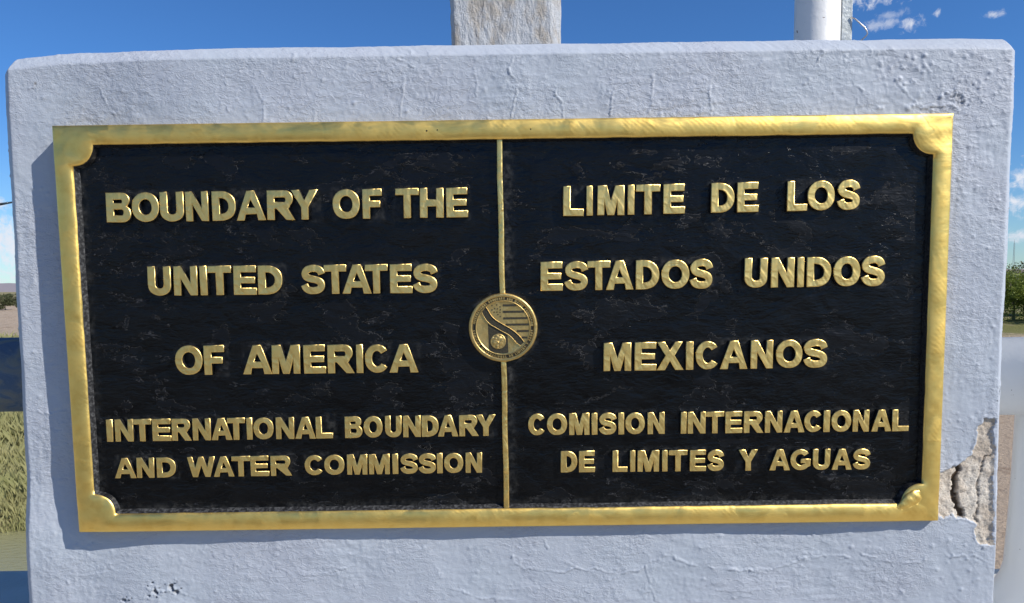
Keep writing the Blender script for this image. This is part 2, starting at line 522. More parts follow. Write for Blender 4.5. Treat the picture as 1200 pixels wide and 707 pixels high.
# far desert hills: a ring of ridges
na = 360
th = np.linspace(-math.pi, math.pi, na + 1)
rr = np.array([2300, 2500, 2700, 2900, 3150, 3400])
prof = np.array([0, .35, .8, 1, .55, 0])
TH, RR = np.meshgrid(th, rr, indexing='ij')
hh = 30 + 26 * perlin(th * 5, th * 0, 3) + 10 * perlin(th * 21, th * 0 + 3, 4)
hh = 12 + np.clip(hh, 4, None) * .62
HZ = -3 + hh[:, None] * prof[None, :] * (1 + .18 * perlin(TH * 40, RR * .01, 6))
me = mesh('hills', np.stack([np.sin(TH) * RR, np.cos(TH) * RR, HZ], -1).reshape(-1, 3), gridfaces(*TH.shape))
link('hills', me, None, [M['hill']], kind='structure')

# grass on the left bank (blades as two-triangle strips)
rng = np.random.default_rng(4)
NB = 90000
az = np.radians(rng.uniform(-52, -22, NB)); dist = 18.2 + 24 * rng.random(NB) ** 1.5
bx, by = np.sin(az) * dist, np.cos(az) * dist
keep = (by > 15.3 + rng.random(NB) * .6) & (bx < -1)
bx, by = bx[keep], by[keep]; n = len(bx)
bz = terrain(bx, by)
hgt = rng.uniform(.2, .7, n) * (1 + .5 * perlin(bx * .7, by * .7, 2)); hgt *= sstep(15.2, 17.2, by) * .8 + .3
a = rng.uniform(0, 6.28, n); lean = rng.uniform(.05, .6, n) * hgt; wd = rng.uniform(.007, .017, n)
dx, dy = np.cos(a), np.sin(a)
a2 = rng.uniform(0, 6.28, n)
V = np.stack([np.stack([bx - wd * np.cos(a2), by - wd * np.sin(a2), bz - .03], 1), np.stack([bx + wd * np.cos(a2), by + wd * np.sin(a2), bz - .03], 1),
              np.stack([bx + dx * lean * .35 + wd * .8, by + dy * lean * .35, bz + hgt * .6], 1), np.stack([bx + dx * lean, by + dy * lean, bz + hgt], 1)], 1).reshape(-1, 3)
i0 = np.arange(n) * 4
F = np.concatenate([np.stack([i0, i0 + 1, i0 + 2], 1), np.stack([i0, i0 + 2, i0 + 3], 1)])
me = mesh('grass', V, F, smooth=False)
link('grass', me, None, [M['grass']], label='long grass going dry on the river bank left of the pier', cat='grass', kind='stuff')


def crown_mesh(cx, cy, cz, rx, rz, nleaf, size, seed, flat=.0):
    r = np.random.default_rng(seed)
    k = max(7, nleaf // 260)
    cc = r.normal(0, 1, (k, 3)); cc /= np.linalg.norm(cc, axis=1)[:, None]; cc *= r.uniform(.25, .85, (k, 1))
    cr_ = r.uniform(.22, .42, k)
    idx = r.integers(0, k, nleaf)
    d = r.normal(0, 1, (nleaf, 3)); d /= np.linalg.norm(d, axis=1)[:, None]
    p = cc[idx] + d * (cr_[idx] * r.uniform(.35, 1.1, nleaf) ** .6)[:, None]
    p = p * [rx, rx, rz] + [cx, cy, cz]
    u = r.normal(0, 1, (nleaf, 3)); u /= np.linalg.norm(u, axis=1)[:, None]
    w = np.cross(u, r.normal(0, 1, (nleaf, 3))); w /= np.linalg.norm(w, axis=1)[:, None]
    s = size * r.uniform(.6, 1.4, (nleaf, 1))
    V = np.stack([p - u * s, p + w * s * .45, p + u * s, p - w * s * .45], 1).reshape(-1, 3)
    i = np.arange(nleaf) * 4
    return mesh('crown', V, np.stack([i, i + 1, i + 2, i + 3], 1), smooth=False)


def tree(name, x, y, h, rx, seed, lf, label, cat, group=None, nleaf=4500, size=.09, low=.15, parts=True):
    z = float(terrain(np.array([x]), np.array([y]))[0])
    t = empty(name, (x, y, z), label=label, cat=cat, group=group)
    r = random.Random(seed)
    link('crown', crown_mesh(0, 0, h * (low + (1 - low) / 2), rx, h * (1 - low) / 2 * 1.05, nleaf, size, seed), t, [lf])
    V, F = tube_data([(0, 0, -.2), (.05 * h * r.uniform(-1, 1), .02, h * .3), (.08 * h * r.uniform(-1, 1), 0, h * .75)], [h * .03, h * .022, h * .008], 8)
    for k in range(5):
        a = r.uniform(0, 6.28); z0 = h * r.uniform(.15, .45)
        v2, f2 = tube_data([(0, 0, z0), (math.cos(a) * rx * .4, math.sin(a) * rx * .4, z0 + h * .18), (math.cos(a) * rx * .75, math.sin(a) * rx * .75, z0 + h * .3)], [h * .014, h * .01, h * .004], 6)
        o_ = len(V); V += v2; F += [tuple(q + o_ for q in f) for f in f2]
    link('trunk', mesh('trunk', V, F), t, [M['bark']])
    return t


def at(az, d):
    return math.sin(R(az)) * d, math.cos(R(az)) * d


GR = 'trees beyond the sand on the right'
tree('willow_tree', *at(34.6, 57), 3.5, 2.6, 11, M['leaf'], 'bright green bushy tree right of the pier, nearest above the white rail', 'tree', GR, 15000, .07, -.05)
tree('willow_tree', *at(37.6, 56), 4.0, 2.4, 12, M['leaf'], 'bright green tree just past the right edge of the view', 'tree', GR, 6000, .08, .03)
tree('willow_tree', *at(31.6, 60), 3.0, 2.2, 13, M['leaf'], 'bright green tree hidden close behind the right side of the pier', 'tree', GR, 6000, .08, .03)
tree('willow_tree', *at(35.6, 66), 3.6, 2.6, 14, M['leaf_dry'], 'duller green tree standing behind the bright bushy one on the right', 'tree', GR, 9000, .09, -.05)
LG = 'shrubs along the far sandy track on the left'
for i, (az_, d_, h_, w_) in enumerate([(-33.3, 118, 1.9, 1.9), (-34.5, 124, 2.4, 2.2), (-35.8, 119, 1.8, 2.0), (-37.2, 126, 2.3, 2.4), (-32.0, 124, 2.0, 2.2), (-34.0, 140, 2.6, 2.6)]):
    lab = ['low dusty shrub at the pier\'s left edge beyond the sandy track', 'dusty green shrub at the left picture edge beyond the track', 'low shrub just past the left picture edge', 'broad shrub farther past the left picture edge',
           'shrub behind the left side of the pier', 'taller shrub farther back between the two low ones on the left'][i]
    tree('desert_shrub', *at(az_, d_), h_, w_, 40 + i, M['leaf_dry'], lab, 'shrub', LG, 2200, .11, .0)

# house on the rise at the right and the radio mast
hx, hy = at(34.25, 210)
hz = -1.0
h = empty('hillside_house', (hx, hy, hz), label='small pale house with grey roof above the trees on the far right', cat='house')
box('wall', (-4, -3, 0), (4, 3, 3.2), M['wall'], h, .02)
V = [(-4.4, -3.4, 3.2), (4.4, -3.4, 3.2), (4.4, 3.4, 3.2), (-4.4, 3.4, 3.2), (-3, 0, 4.5), (3, 0, 4.5)]
link('roof', mesh('roof', V, [(0, 1, 5, 4), (1, 2, 5), (2, 3, 4, 5), (3, 0, 4), (3, 2, 1, 0)], smooth=False), h, [M['roof']])
for wx_ in (-2.4, .2, 2.5):
    box('window', (wx_ - .5, -3.06, 1.1), (wx_ + .5, -2.98, 2.2), M['pane'], h, 0)
mx_, my_ = at(34.02, 300)
V, F = [], []
for sx_, sy_ in ((-.35, -.2), (.35, -.2), (0, .4)):
    v2, f2 = tube_data([(sx_, sy_, 0), (sx_ * .4, sy_ * .4, 13.5)], .05, 6); o_ = len(V); V += v2; F += [tuple(q + o_ for q in f) for f in f2]
for k in range(22):
    z0 = k * .6; s0 = 1 - .6 * z0 / 13.5; s1 = 1 - .6 * (z0 + .6) / 13.5
    v2, f2 = tube_data([(-.35 * s0, -.2 * s0, z0), (.35 * s1, -.2 * s1, z0 + .6)], .03, 4); o_ = len(V); V += v2; F += [tuple(q + o_ for q in f) for f in f2]
mast = empty('radio_mast', (mx_, my_, -.6), label='thin grey radio mast rising against the sky at the far right', cat='mast')
link('lattice', mesh('lattice', V, F, smooth=False), mast, [M['galv']])
tube('antenna', [(0, 0, 13.4), (0, 0, 15)], .05, M['galv'], mast, 6)

# street lamp past the left edge: only the tip of its arm reaches into view
sx_, sy_ = at(-38.5, 30)
lp = empty('street_lamp', (sx_, sy_, -1.6), label='dark lamp arm reaching in from the left picture edge against pale sky', cat='street lamp')
tube('pole', [(0, 0, 0), (0, 0, 6.2)], [.09, .06], M['galv'], lp, 12)
ex, ey = at(-34.45, 30)
tube('arm', [(0, 0, 6.15), ((ex - sx_) * .5, (ey - sy_) * .5, 6.2), ((ex - sx_) * .85, (ey - sy_) * .85, 6.1)], .035, M['bark'], lp, 8)
tube('lamp_head', [((ex - sx_) * .83, (ey - sy_) * .83, 6.08), (ex - sx_, ey - sy_, 6.17)], [.045, .03], M['pane'], lp, 10)

# ------------------------------------------------------------------ the bridge
br = empty('bridge', (0, 0, 0), kind='structure')
box('deck', (-60, -9.5, -.6), (60, 1.0, 0), M['deck'], br, .02)
rd = box('road', (-60, -8.2, -.2), (60, -2.4, .004), M['asphalt'], br, 0)
box('kerb', (-60, -2.4, -.1), (60, -2.2, .14), M['deck'], br, .01)
box('marking', (-60, -5.4, 0), (60, -5.28, .008), M['marking'], br, 0)
for px_ in (-40, -14, 14, 40):
    box('bridge_pier', (px_ - .7, -9, -6), (px_ + .7, .8, -.6), M['deck'], br, .05)

lw = empty('parapet_wall', (-5, .28, 0), label='dark slate blue ledge of the low parapet wall left of the pier', cat='parapet')
box('coping', (-5, -.18, .95), (4.365, .17, 1.026), M['ledge'], lw, .012)
box('wall', (-5, -.14, 0), (4.365, .13, .95), M['paint'], lw, 0)
rw = empty('parapet_wall', (5, .28, 0), label='dark slate blue ledge of the low parapet wall right of the pier', cat='parapet')
box('coping', (-4.36, -.18, .93), (5, .17, 1.004), M['ledge'], rw, .012)
box('wall', (-4.36, -.14, 0), (5, .13, .93), M['paint'], rw, 0)


def rail(x0, x1, zc, r, m_, label, posts, topz):
    t = empty('pipe_railing', ((x0 + x1) / 2, .25, topz), label=label, cat='railing')
    cx = (x0 + x1) / 2
    V, F = tube_data([(x0 - cx, 0, zc - topz), (x1 - cx, 0, zc - topz)], r, 40)
    link('pipe', mesh('pipe', V, F), t, [m_])
    for q in t.children[0].data.polygons: q.use_smooth = len(q.vertices) == 4
    for px_ in posts:
        L_ = zc - r * .6 - topz
        n_ = 14
        V, F = [], []
        V, F = tube_data([(px_ - cx, 0, L_ * (1 - k / n_)) for k in range(n_ + 1)], [r * (1.04 + .18 * (k / n_) ** 2 + (.5 * (max(0, k / n_ - .80) / .20) ** 1.5)) for k in range(n_ + 1)], 28)
        link('post', mesh('post', V, F), t, [m_])
        V, F = tube_data([(px_ - cx, 0, 0), (px_ - cx, 0, .012)], r * 2.0, 28)
        link('base_plate', mesh('base_plate', V, F, smooth=False), t, [m_])
    return t


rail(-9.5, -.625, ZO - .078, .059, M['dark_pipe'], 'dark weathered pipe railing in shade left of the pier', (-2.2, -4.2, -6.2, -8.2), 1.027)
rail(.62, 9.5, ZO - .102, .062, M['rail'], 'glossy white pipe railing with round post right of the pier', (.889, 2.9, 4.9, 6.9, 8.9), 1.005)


# ------------------------------------------------------------------ the pier that carries the plaque
CRACKS=[
 [(-.462,-.352),(-.452,-.340),(-.440,-.333),(-.428,-.341),(-.412,-.349)],[(-.462,-.340),(-.445,-.338)],
 [(0.0094,-0.3071),(0.0204,-0.3153),(0.0482,-0.3157),(0.0648,-0.3194),(0.0871,-0.3139),(0.1149,-0.3155),(0.1426,-0.3227),(0.1649,-0.3173),(0.1782,-0.3129),(0.1904,-0.3017),(0.2037,-0.2984),(0.2259,-0.3067),(0.2649,-0.3164),(0.2815,-0.3178),(0.3149,-0.3205)],
 [(0.1782,-0.3129),(0.1816,-0.3325),(0.1906,-0.3602)],
 [(0.0464,-0.2746),(0.0496,-0.2883)],
 [(0.0650,-0.3022),(0.0871,-0.3128)],
 [(0.3149,-0.3205),(0.3371,-0.3197),(0.3648,-0.3144),(0.3901,-0.3033),(0.4035,-0.3046),(0.4256,-0.3015),(0.4423,-0.3052)],
 [(0.4566,-0.2996),(0.4700,-0.3044),(0.4868,-0.3103),(0.5147,-0.3142),(0.5423,-0.3088)],
 [(0.5585,-0.2976),(0.5755,-0.3059),(0.6031,-0.3040),(0.6259,-0.3180)],
 [(0.2707,-0.3452),(0.3042,-0.3491),(0.3264,-0.3460)],
 [(-0.3016,-0.3085),(-0.2742,-0.3181),(-0.2408,-0.3174),(-0.2072,-0.3099)],
 [(-0.3025,0.3022),(-0.2949,0.2837),(-0.2938,0.2611)],
 [(-0.1186,0.3151),(-0.1248,0.2794),(-0.1275,0.2589)],
 [(-0.1286,0.3325),(-0.1080,0.3200)],
 [(-0.0326,0.3190),(-0.0301,0.2863)],
 [(0.0125,0.3306),(0.0082,0.3184),(0.0194,0.2979),(0.0140,0.2796),(0.0116,0.2601)],
 [(0.0645,0.2922),(0.0717,0.2767),(0.0727,0.2593)],
 [(0.1338,0.2861),(0.1337,0.2584)],
 [(0.1852,0.3110),(0.1832,0.2752),(0.1780,0.2578)],
 [(0.2555,0.2988),(0.2570,0.2568)],
 [(0.3909,0.3387),(0.3953,0.3315),(0.3841,0.3185)],
 [(0.4841,0.2998),(0.5005,0.2792),(0.5147,0.2646),(0.5482,0.2683)],
 [(0.4317,0.2975),(0.4446,0.2871)],
 [(-0.4968,0.2997),(-0.4780,0.2636)],
 [(-0.6148,-0.1042),(-0.5878,-0.1090),(-0.5603,-0.1050)],
 [(-0.0745,-0.3404),(-0.0413,-0.3524),(0.0032,-0.3553)],
]
CHIP=[(0.6088,-0.1221),(0.6245,-0.1268),(0.6285,-0.2930),(0.6103,-0.2892),(0.6053,-0.2755),(0.6025,-0.2619),(0.5935,-0.2583),(0.5756,-0.2502),(0.5603,-0.2556),(0.5544,-0.2465),(0.5526,-0.1970),(0.5634,-0.1926),(0.5741,-0.1850),(0.5849,-0.1795),(0.5956,-0.1741),(0.6005,-0.1597),(0.6041,-0.1409)]
CHIPCR=[[(0.5807,-0.1851),(0.5754,-0.2186),(0.5782,-0.2333),(0.5878,-0.2526)],[(0.6195,-0.1689),(0.6094,-0.1888),(0.6074,-0.2190),(0.6047,-0.2608)]]
SPOTS=[(-0.5771,0.3069,0.002),(-0.4633,-0.3396,0.004),(-0.4429,-0.3330,0.004),(-0.4355,-0.3411,0.003),(-0.5031,-0.3529,0.003),(0.6337,-0.0938,0.004),(0.5605,0.2753,0.0065),(0.5540,0.2790,0.004),(0.5640,0.2670,0.0045)]

pier = empty('plastered_pier', (0, 0, 0), label='pale blue grey plastered pier carrying the plaque, chipped at its lower right', cat='pier')
STEP = .0014
ZB, ZT = -.385, .3525
XL, XR = -.632, .6415
RY = .020


def xleft(z): return XL + (z - .33) * .0185
def rtop(x): return .018 + .001 * np.exp(-((x + .62) / .05) ** 2)


def wall_surface(x, y, z):
    """a point on the plain box (front plane y=0, behind it y>0) -> the plastered surface. z relative to the plaque centre"""
    rl = .017 + 0 * z; rr_ = .016 - .006 * sstep(.05, -.35, z); rt = rtop(x)
    xl = xleft(z); xr = XR + 0 * z
    zt = ZT - .007 * sstep(-.53, -.66, x) - .002 * sstep(.50, .64, x)
    z = np.minimum(z, zt)
    x = np.clip(x, xl, xr)
    qx = np.where(x < xl + rl, (x - xl - rl) / rl, np.where(x > xr - rr_, (x - xr + rr_) / rr_, 0))
    qz = np.where(z > zt - rt, (z - zt + rt) / rt, 0)
    qy = np.where(y < RY, (y - RY) / RY, 0)
    p = 1.14
    nr = (np.abs(qx) ** p + np.abs(qy) ** p + np.abs(qz) ** p) ** (1 / p)
    mx_ = np.maximum(np.maximum(np.abs(qx), np.abs(qy)), np.abs(qz))
    k = np.where(nr > 1e-6, np.minimum(mx_, 1) / np.maximum(nr, 1e-6), 1)            # points on the box have mx_ == 1 near the edges
    k = np.where(mx_ > .9, k, 1)
    nx = np.where(qx != 0, np.where(qx < 0, xl + rl + qx * k * rl, xr - rr_ + qx * k * rr_), x)
    nz = np.where(qz != 0, zt - rt + qz * k * rt, z)
    ny = np.where(qy != 0, RY + qy * k * RY, y)
    dirx = qx * k; diry = qy * k; dirz = qz * k
    ln = np.sqrt(dirx ** 2 + diry ** 2 + dirz ** 2) + 1e-9
    dirx, diry, dirz = dirx / ln, diry / ln, dirz / ln
    # the plaster is not flat: it falls away behind the left end of the plaque
    y0 = .0125 + .014 * sstep(-.38, -.56, nx) * sstep(-.30, -.16, nz) + .006 * sstep(-.46, -.56, nx) * sstep(-.12, -.24, nz) + .002 * fbm(nx, nz, 3, 2, 41)
    ny = ny + y0 * sstep(.10, .02, ny)
    a, b_ = nx + .7 * ny, nz - .7 * ny
    fade = 1.0
    cm = .25 + 1.0 * np.clip(fbm(a, b_, 6, 3, 19) + .4, 0, 1)
    hgt = .0011 * fbm(a, b_, 9, 3, 1)
    hgt += cm * .00026 * fbm(a * .8, b_ * 1.3, 60, 3, 2) + cm * .00026 * fbm(a, b_, 190, 2, 7)
    st = fbm(a * .35, b_ * 1.7, 60, 3, 3)
    sv = fbm(a * 1.8, b_ * .22, 70, 3, 4)
    vert = np.clip(sstep(.53, .57, np.abs(nx)) * sstep(.26, .2, nz), 0, 1)
    hgt += cm * .00028 * (st * (1 - vert) + sv * vert * 1.1)
    for sc_, sd_, am_, th_ in ((4.5, 101, .0006, .13), (8, 103, .0005, .16), (10, 107, -.0004, .14)):
        rg = np.abs(fbm(a, b_, sc_, 6, sd_, .62)); mk = sstep(.18, .4, fbm(a, b_, 4, 2, sd_ + 1))
        hgt += am_ * mk * np.exp(-(rg / (th_ * .1)) ** 2)
    hgt += .0005 * np.clip(np.abs(fbm(a, b_, 22, 3, 9)) * -3 + .35, 0, 1)      # soft folds of thick paint
    return nx, ny, nz, dirx, diry, dirz, hgt, a, b_


rngb = np.random.default_rng(12)
BL = [(rngb.uniform(-.62, .63), rngb.choice([rngb.uniform(.255, .34), rngb.uniform(-.38, -.26)]), rngb.uniform(.0011, .0028), rngb.uniform(.0004, .0011)) for _ in range(170)]
BL += [(rngb.uniform(.56, .63), rngb.uniform(-.35, .33), rngb.uniform(.001, .0026), rngb.uniform(.0004, .0012)) for _ in range(90)]
BL += [(rngb.uniform(.46, .63), rngb.uniform(.26, .33), rngb.uniform(.0012, .003), rngb.uniform(.0006, .0014)) for _ in range(90)]
BL += [(rngb.uniform(-.63, -.56), rngb.uniform(-.38, .33), rngb.uniform(.001, .0022), rngb.uniform(.0004, .001)) for _ in range(60)]


def features(px, pz, hgt):
    dirt = np.zeros(px.shape); bare = np.zeros(px.shape)
    for bx_, bz_, br_, bh_ in BL:
        ii = (np.abs(px - bx_) < br_ * 2.2) & (np.abs(pz - bz_) < br_ * 2.2)
        if ii.any():
            r2 = ((px[ii] - bx_) ** 2 + (pz[ii] - bz_) ** 2) / br_ ** 2
            hgt[ii] += bh_ * np.exp(-r2)
    wx_ = px + .0026 * fbm(px, pz, 75, 4, 21, .6); wz_ = pz + .0026 * fbm(px, pz, 75, 4, 22, .6)
    for c in CRACKS:
        xs = [q[0] for q in c]; zs = [q[1] for q in c]
        ii = (px > min(xs) - .012) & (px < max(xs) + .012) & (pz > min(zs) - .012) & (pz < max(zs) + .012)
        if not ii.any(): continue
        d = polydist(wx_[ii], wz_[ii], c)
        amp = np.clip(.55 + .9 * perlin(px[ii] * 55, pz[ii] * 55, 31), .05, 1.4)
        hgt[ii] += .0011 * amp * np.exp(-(d / .0008) ** 2) + .00030 * np.exp(-d / .005) - .0002 * np.exp(-((d - .0022) / .0010) ** 2)
    ii = (px > .53) & (pz < -.10) & (pz > -.32)
    if ii.any():
        jx = px[ii] + .0035 * fbm(px[ii], pz[ii], 70, 4, 51, .6); jz = pz[ii] + .0035 * fbm(px[ii], pz[ii], 70, 4, 52, .6)
        ins = inpoly(jx, jz, CHIP); d = polydist(jx, jz, CHIP, True); sd = np.where(ins, d, -d)
        dep = sstep(-.0002, .0014, sd); rgt = sstep(.6290, .6215, px[ii])
        rough = .0011 * fbm(px[ii], pz[ii], 110, 4, 53, .6) + .0012 * fbm(px[ii], pz[ii], 35, 3, 54)
        bevel_ = .0009 * np.exp(-((sd + .0012) / .0012) ** 2)                 # paint lip around the loss
        hh_ = hgt[ii] * (1 - dep * .85) + bevel_ * rgt - dep * rgt * (.0022 + rough * .8) - dep * (1 - rgt) * rough * .6
        cr1 = polydist(jx, jz, CHIPCR[0]); cr2 = polydist(jx, jz, CHIPCR[1])
        w1 = sstep(.0042, .0022, cr1 + .001 * perlin(px[ii] * 160, pz[ii] * 160, 5)); w2 = sstep(.0016, .0005, cr2)
        hh_ -= dep * (w1 * .0038 + w2 * .0018)
        hgt[ii] = hh_
        bare[ii] = (sd > .0002)
        dirt[ii] = np.maximum(dirt[ii], np.maximum(w1, w2 * .7) * bare[ii])
    for sx_, sz_, sr_ in SPOTS:
        ii = (np.abs(px - sx_) < sr_ * 3) & (np.abs(pz - sz_) < sr_ * 3)
        if ii.any():
            rr_ = np.hypot(px[ii] - sx_, pz[ii] - sz_) * (1 + 1.0 * perlin(px[ii] * 190, pz[ii] * 190, 77) + .4 * perlin(px[ii] * 420, pz[ii] * 420, 78)) / sr_
            k = sstep(1.0, .45, rr_)
            hgt[ii] += -(.003 if sz_ < 0 else .0007) * k * (sr_ > .0025) + .0009 * np.exp(-((rr_ - 1.25) / .25) ** 2)
            dirt[ii] = np.maximum(dirt[ii], k * (.8 if sx_ < .5 or sz_ < 0 else .25))
    return hgt, dirt, bare


def sheet(A, B, C):
    """box coordinates (2-D arrays) -> final vertices and masks"""
    nx, ny, nz, dx_, dy_, dz_, hgt, a, b_ = wall_surface(A, B, C)
    hgt, dirt, bare = features(nx + .35 * (ny - .013), nz - .35 * (ny - .013), hgt)
    f = sstep(.085, .05, ny)
    hgt = hgt * f
    V = np.stack([nx + dx_ * hgt, ny + dy_ * hgt, nz + dz_ * hgt + ZO], -1).reshape(-1, 3)
    return V, dirt.ravel(), bare.ravel()


VV, DD, BB, FF = [], [], [], []
def addsheet(A, B, C, flip=False):
    V, d, b_ = sheet(A, B, C)
    FF.append(gridfaces(*A.shape, off=sum(len(q) for q in VV), flip=flip)); VV.append(V); DD.append(d); BB.append(b_)


xs = np.arange(XL - .014, XR + STEP, STEP); zs = np.arange(ZB, ZT + STEP, STEP)
A, C = np.meshgrid(xs, zs, indexing='ij')
xlf = xleft(C)
A = xlf + (A - A[0, 0]) / (A[-1, 0] - A[0, 0]) * (XR - xlf); C = np.minimum(C, ZT)
ztl = ZT - .007 * sstep(-.53, -.66, A) - .002 * sstep(.50, .64, A)
C = ZB + (C - ZB) / (ZT - ZB) * (ztl - ZB)
addsheet(A, A * 0, C)
ys = np.concatenate([np.arange(0, .036, STEP), np.linspace(.04, .1, 12), np.linspace(.14, .5, 8)])
# top
At, Bt = np.meshgrid(np.linspace(0, 1, len(xs)), ys, indexing='ij')
At = xleft(ZT - .007) + At * (XR - xleft(ZT - .007))
Ct = ZT - .007 * sstep(-.53, -.66, At) - .002 * sstep(.50, .64, At)
addsheet(At, Bt, Ct)
for s_ in (0, 1):
    Cs, Bs = np.meshgrid(zs, ys, indexing='ij')
    xe = XR + 0 * Cs if s_ else xleft(Cs)
    top = ZT - .007 * sstep(-.53, -.66, xe) - .002 * sstep(.50, .64, xe)
    Cs = ZB + (np.minimum(Cs, ZT) - ZB) / (ZT - ZB) * (top - ZB)
    addsheet(xe, Bs, Cs, flip=bool(s_ == 0))
V = np.concatenate(VV); D = np.concatenate(DD); B_ = np.concatenate(BB); F = np.concatenate(FF)
fb = B_[F].mean(1) > .5


def submesh(name, sel, mats_):
    f = F[sel]; used = np.unique(f); rm = np.full(len(V), -1); rm[used] = np.arange(len(used))
    me = mesh(name, V[used], rm[f], attrs={'dirt': D[used]})
    return link(name, me, pier, mats_)


submesh('painted_plaster', ~fb, [M['paint']])
submesh('exposed_render', fb, [M['render']])
# plain remainder of the pier: behind and below the modelled skin
core = box('pier_core', (XL + .010, .09, .01), (XR - .010, .50, ZT + ZO - .030), M['paint'], pier, .006)
box('lower_body', (XL - .0135, .012, 0), (XR, .498, ZB + ZO + .001), M['paint'], pier, 0)


# ------------------------------------------------------------------ the plaque
plaque = empty('boundary_plaque', (0, 0, ZO), label='black and brass bilingual boundary plaque on the front of the pier', cat='plaque')
HX, HZ_ = .5500, .2548                       # outer half sizes
IX, IZ = .5270, .2310                        # inner half sizes of the brass frame
LR = .0255                                   # corner lobes
FY = .0095                                   # depth of the black fields below the frame face

inner, outer = [], []
corner_at = [(1, 1), (1, -1), (-1, -1), (-1, 1)]
NM = 8
for ci, (sx_, sz_) in enumerate(corner_at):
    cx_, cz_ = sx_ * IX, sz_ * IZ
    # arc of the lobe: from the horizontal rail to the vertical one (clockwise), bulging into the field
    ang = []
    for k in range(2 * NM + 1):
        t = k / (2 * NM)
        ph = t * math.pi / 2
        if ci in (0, 2):
            px_, pz_ = -sx_ * math.cos(ph), -sz_ * math.sin(ph)
        else:
            px_, pz_ = -sx_ * math.sin(ph), -sz_ * math.cos(ph)
        inner.append((cx_ + LR * px_, cz_ + LR * pz_))
        # matching outer point
        e = LR
        if ci in (0, 2):
            if k < NM: o_ = (cx_ - sx_ * e + sx_ * (HX - IX + e) * (k / NM), sz_ * HZ_)
            elif k == NM: o_ = (sx_ * HX, sz_ * HZ_)
            else: o_ = (sx_ * HX, sz_ * HZ_ - sz_ * (HZ_ - IZ + e) * ((k - NM) / NM))
        else:
            if k < NM: o_ = (sx_ * HX, sz_ * HZ_ - sz_ * (HZ_ - IZ + e) * (1 - k / NM))
            elif k == NM: o_ = (sx_ * HX, sz_ * HZ_)
            else: o_ = (sx_ * HX - sx_ * (HX - IX + e) * ((k - NM) / NM), sz_ * HZ_)
        outer.append(o_)
    nxt = corner_at[(ci + 1) % 4]
    # straight run to the next corner
    if ci % 2 == 0:
        n_ = 60; a0 = (sx_ * IX, sz_ * (IZ - LR)); a1 = (sx_ * IX, nxt[1] * (IZ - LR)); b0 = (sx_ * HX, a0[1]); b1 = (sx_ * HX, a1[1])
    else:
        n_ = 140; a0 = (sx_ * (IX - LR), sz_ * IZ); a1 = (nxt[0] * (IX - LR), nxt[1] * IZ); b0 = (a0[0], sz_ * HZ_); b1 = (a1[0], sz_ * HZ_)
    for k in range(1, n_):
        t = k / n_
        inner.append((a0[0] + (a1[0] - a0[0]) * t, a0[1] + (a1[1] - a0[1]) * t)); outer.append((b0[0] + (b1[0] - b0[0]) * t, b0[1] + (b1[1] - b0[1]) * t))
IN = np.array(inner); OU = np.array(outer)
n_ = len(IN)
# slight waviness of the hand-ground edges
IN = IN + (.00045 * np.stack([perlin(IN[:, 0] * 40, IN[:, 1] * 40, 61), perlin(IN[:, 0] * 40, IN[:, 1] * 40, 62)], 1))
tang = np.roll(IN, -1, 0) - np.roll(IN, 1, 0)
nrm = np.stack([tang[:, 1], -tang[:, 0]], 1); nrm /= np.linalg.norm(nrm, axis=1)[:, None]
cen = -IN / np.linalg.norm(IN, axis=1)[:, None]
if (nrm * cen).sum(1).mean() < 0: nrm = -nrm
rings = []
rings.append((OU * 1.0, .040)); rings.append((OU, .0032))
for s_, y_ in ((.012, .0016), (.05, .0005), (.12, -.0001), (.22, -.0008), (.35, -.0014), (.5, -.0017), (.65, -.0015), (.8, -.0009), (.9, -.0001), (.96, .0007), (1.0, .0022)):
    rings.append((OU + (IN - OU) * s_, y_))
wid = (.0028 + .0016 * sstep(-.225, -.230, IN[:, 1]) * sstep(.502, .49, np.abs(IN[:, 0])) + .0012 * sstep(-.52, -.526, IN[:, 0]) * sstep(.205, .19, np.abs(IN[:, 1])))[:, None]
rings.append((IN + nrm * wid * .2, .0040)); rings.append((IN + nrm * wid, FY + .0012))
VV_, = [[]]
for q, (P_, y_) in enumerate(rings):
    w = 0
    if 2 <= q <= 11:
        w = .0006 * fbm(P_[:, 0], P_[:, 1], 20, 2, 71) + .00010 * fbm(P_[:, 0], P_[:, 1], 90, 2, 72)
        w = w * min(1, (q - 1) / 2)
        for cx_, cz_, am_ in ((.55, .255, .0016), (-.55, -.255, .0014), (.55, -.255, .0012), (-.55, .255, .0006)):
            dd_ = np.hypot(P_[:, 0] - cx_, P_[:, 1] - cz_); w = w + am_ * sstep(.085, .03, dd_) * fbm(P_[:, 0] + 1, P_[:, 1] * 1.0, 48, 2, 74) * min(1, (q - 1) / 2)
    VV_.append(np.stack([P_[:, 0], y_ + w + 0 * P_[:, 0], P_[:, 1]], 1))
V = np.concatenate(VV_)
F = []; MI = []
for q in range(len(rings) - 1):
    for k in range(n_):
        F.append((q * n_ + k, q * n_ + (k + 1) % n_, (q + 1) * n_ + (k + 1) % n_, (q + 1) * n_ + k))
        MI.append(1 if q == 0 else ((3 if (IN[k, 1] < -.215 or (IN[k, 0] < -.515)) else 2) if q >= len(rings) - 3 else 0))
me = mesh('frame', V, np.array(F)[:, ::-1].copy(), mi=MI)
fr = link('frame', me, plaque, [M['brass_h'], M['brass_side'], M['black_side'], M['dusty']])

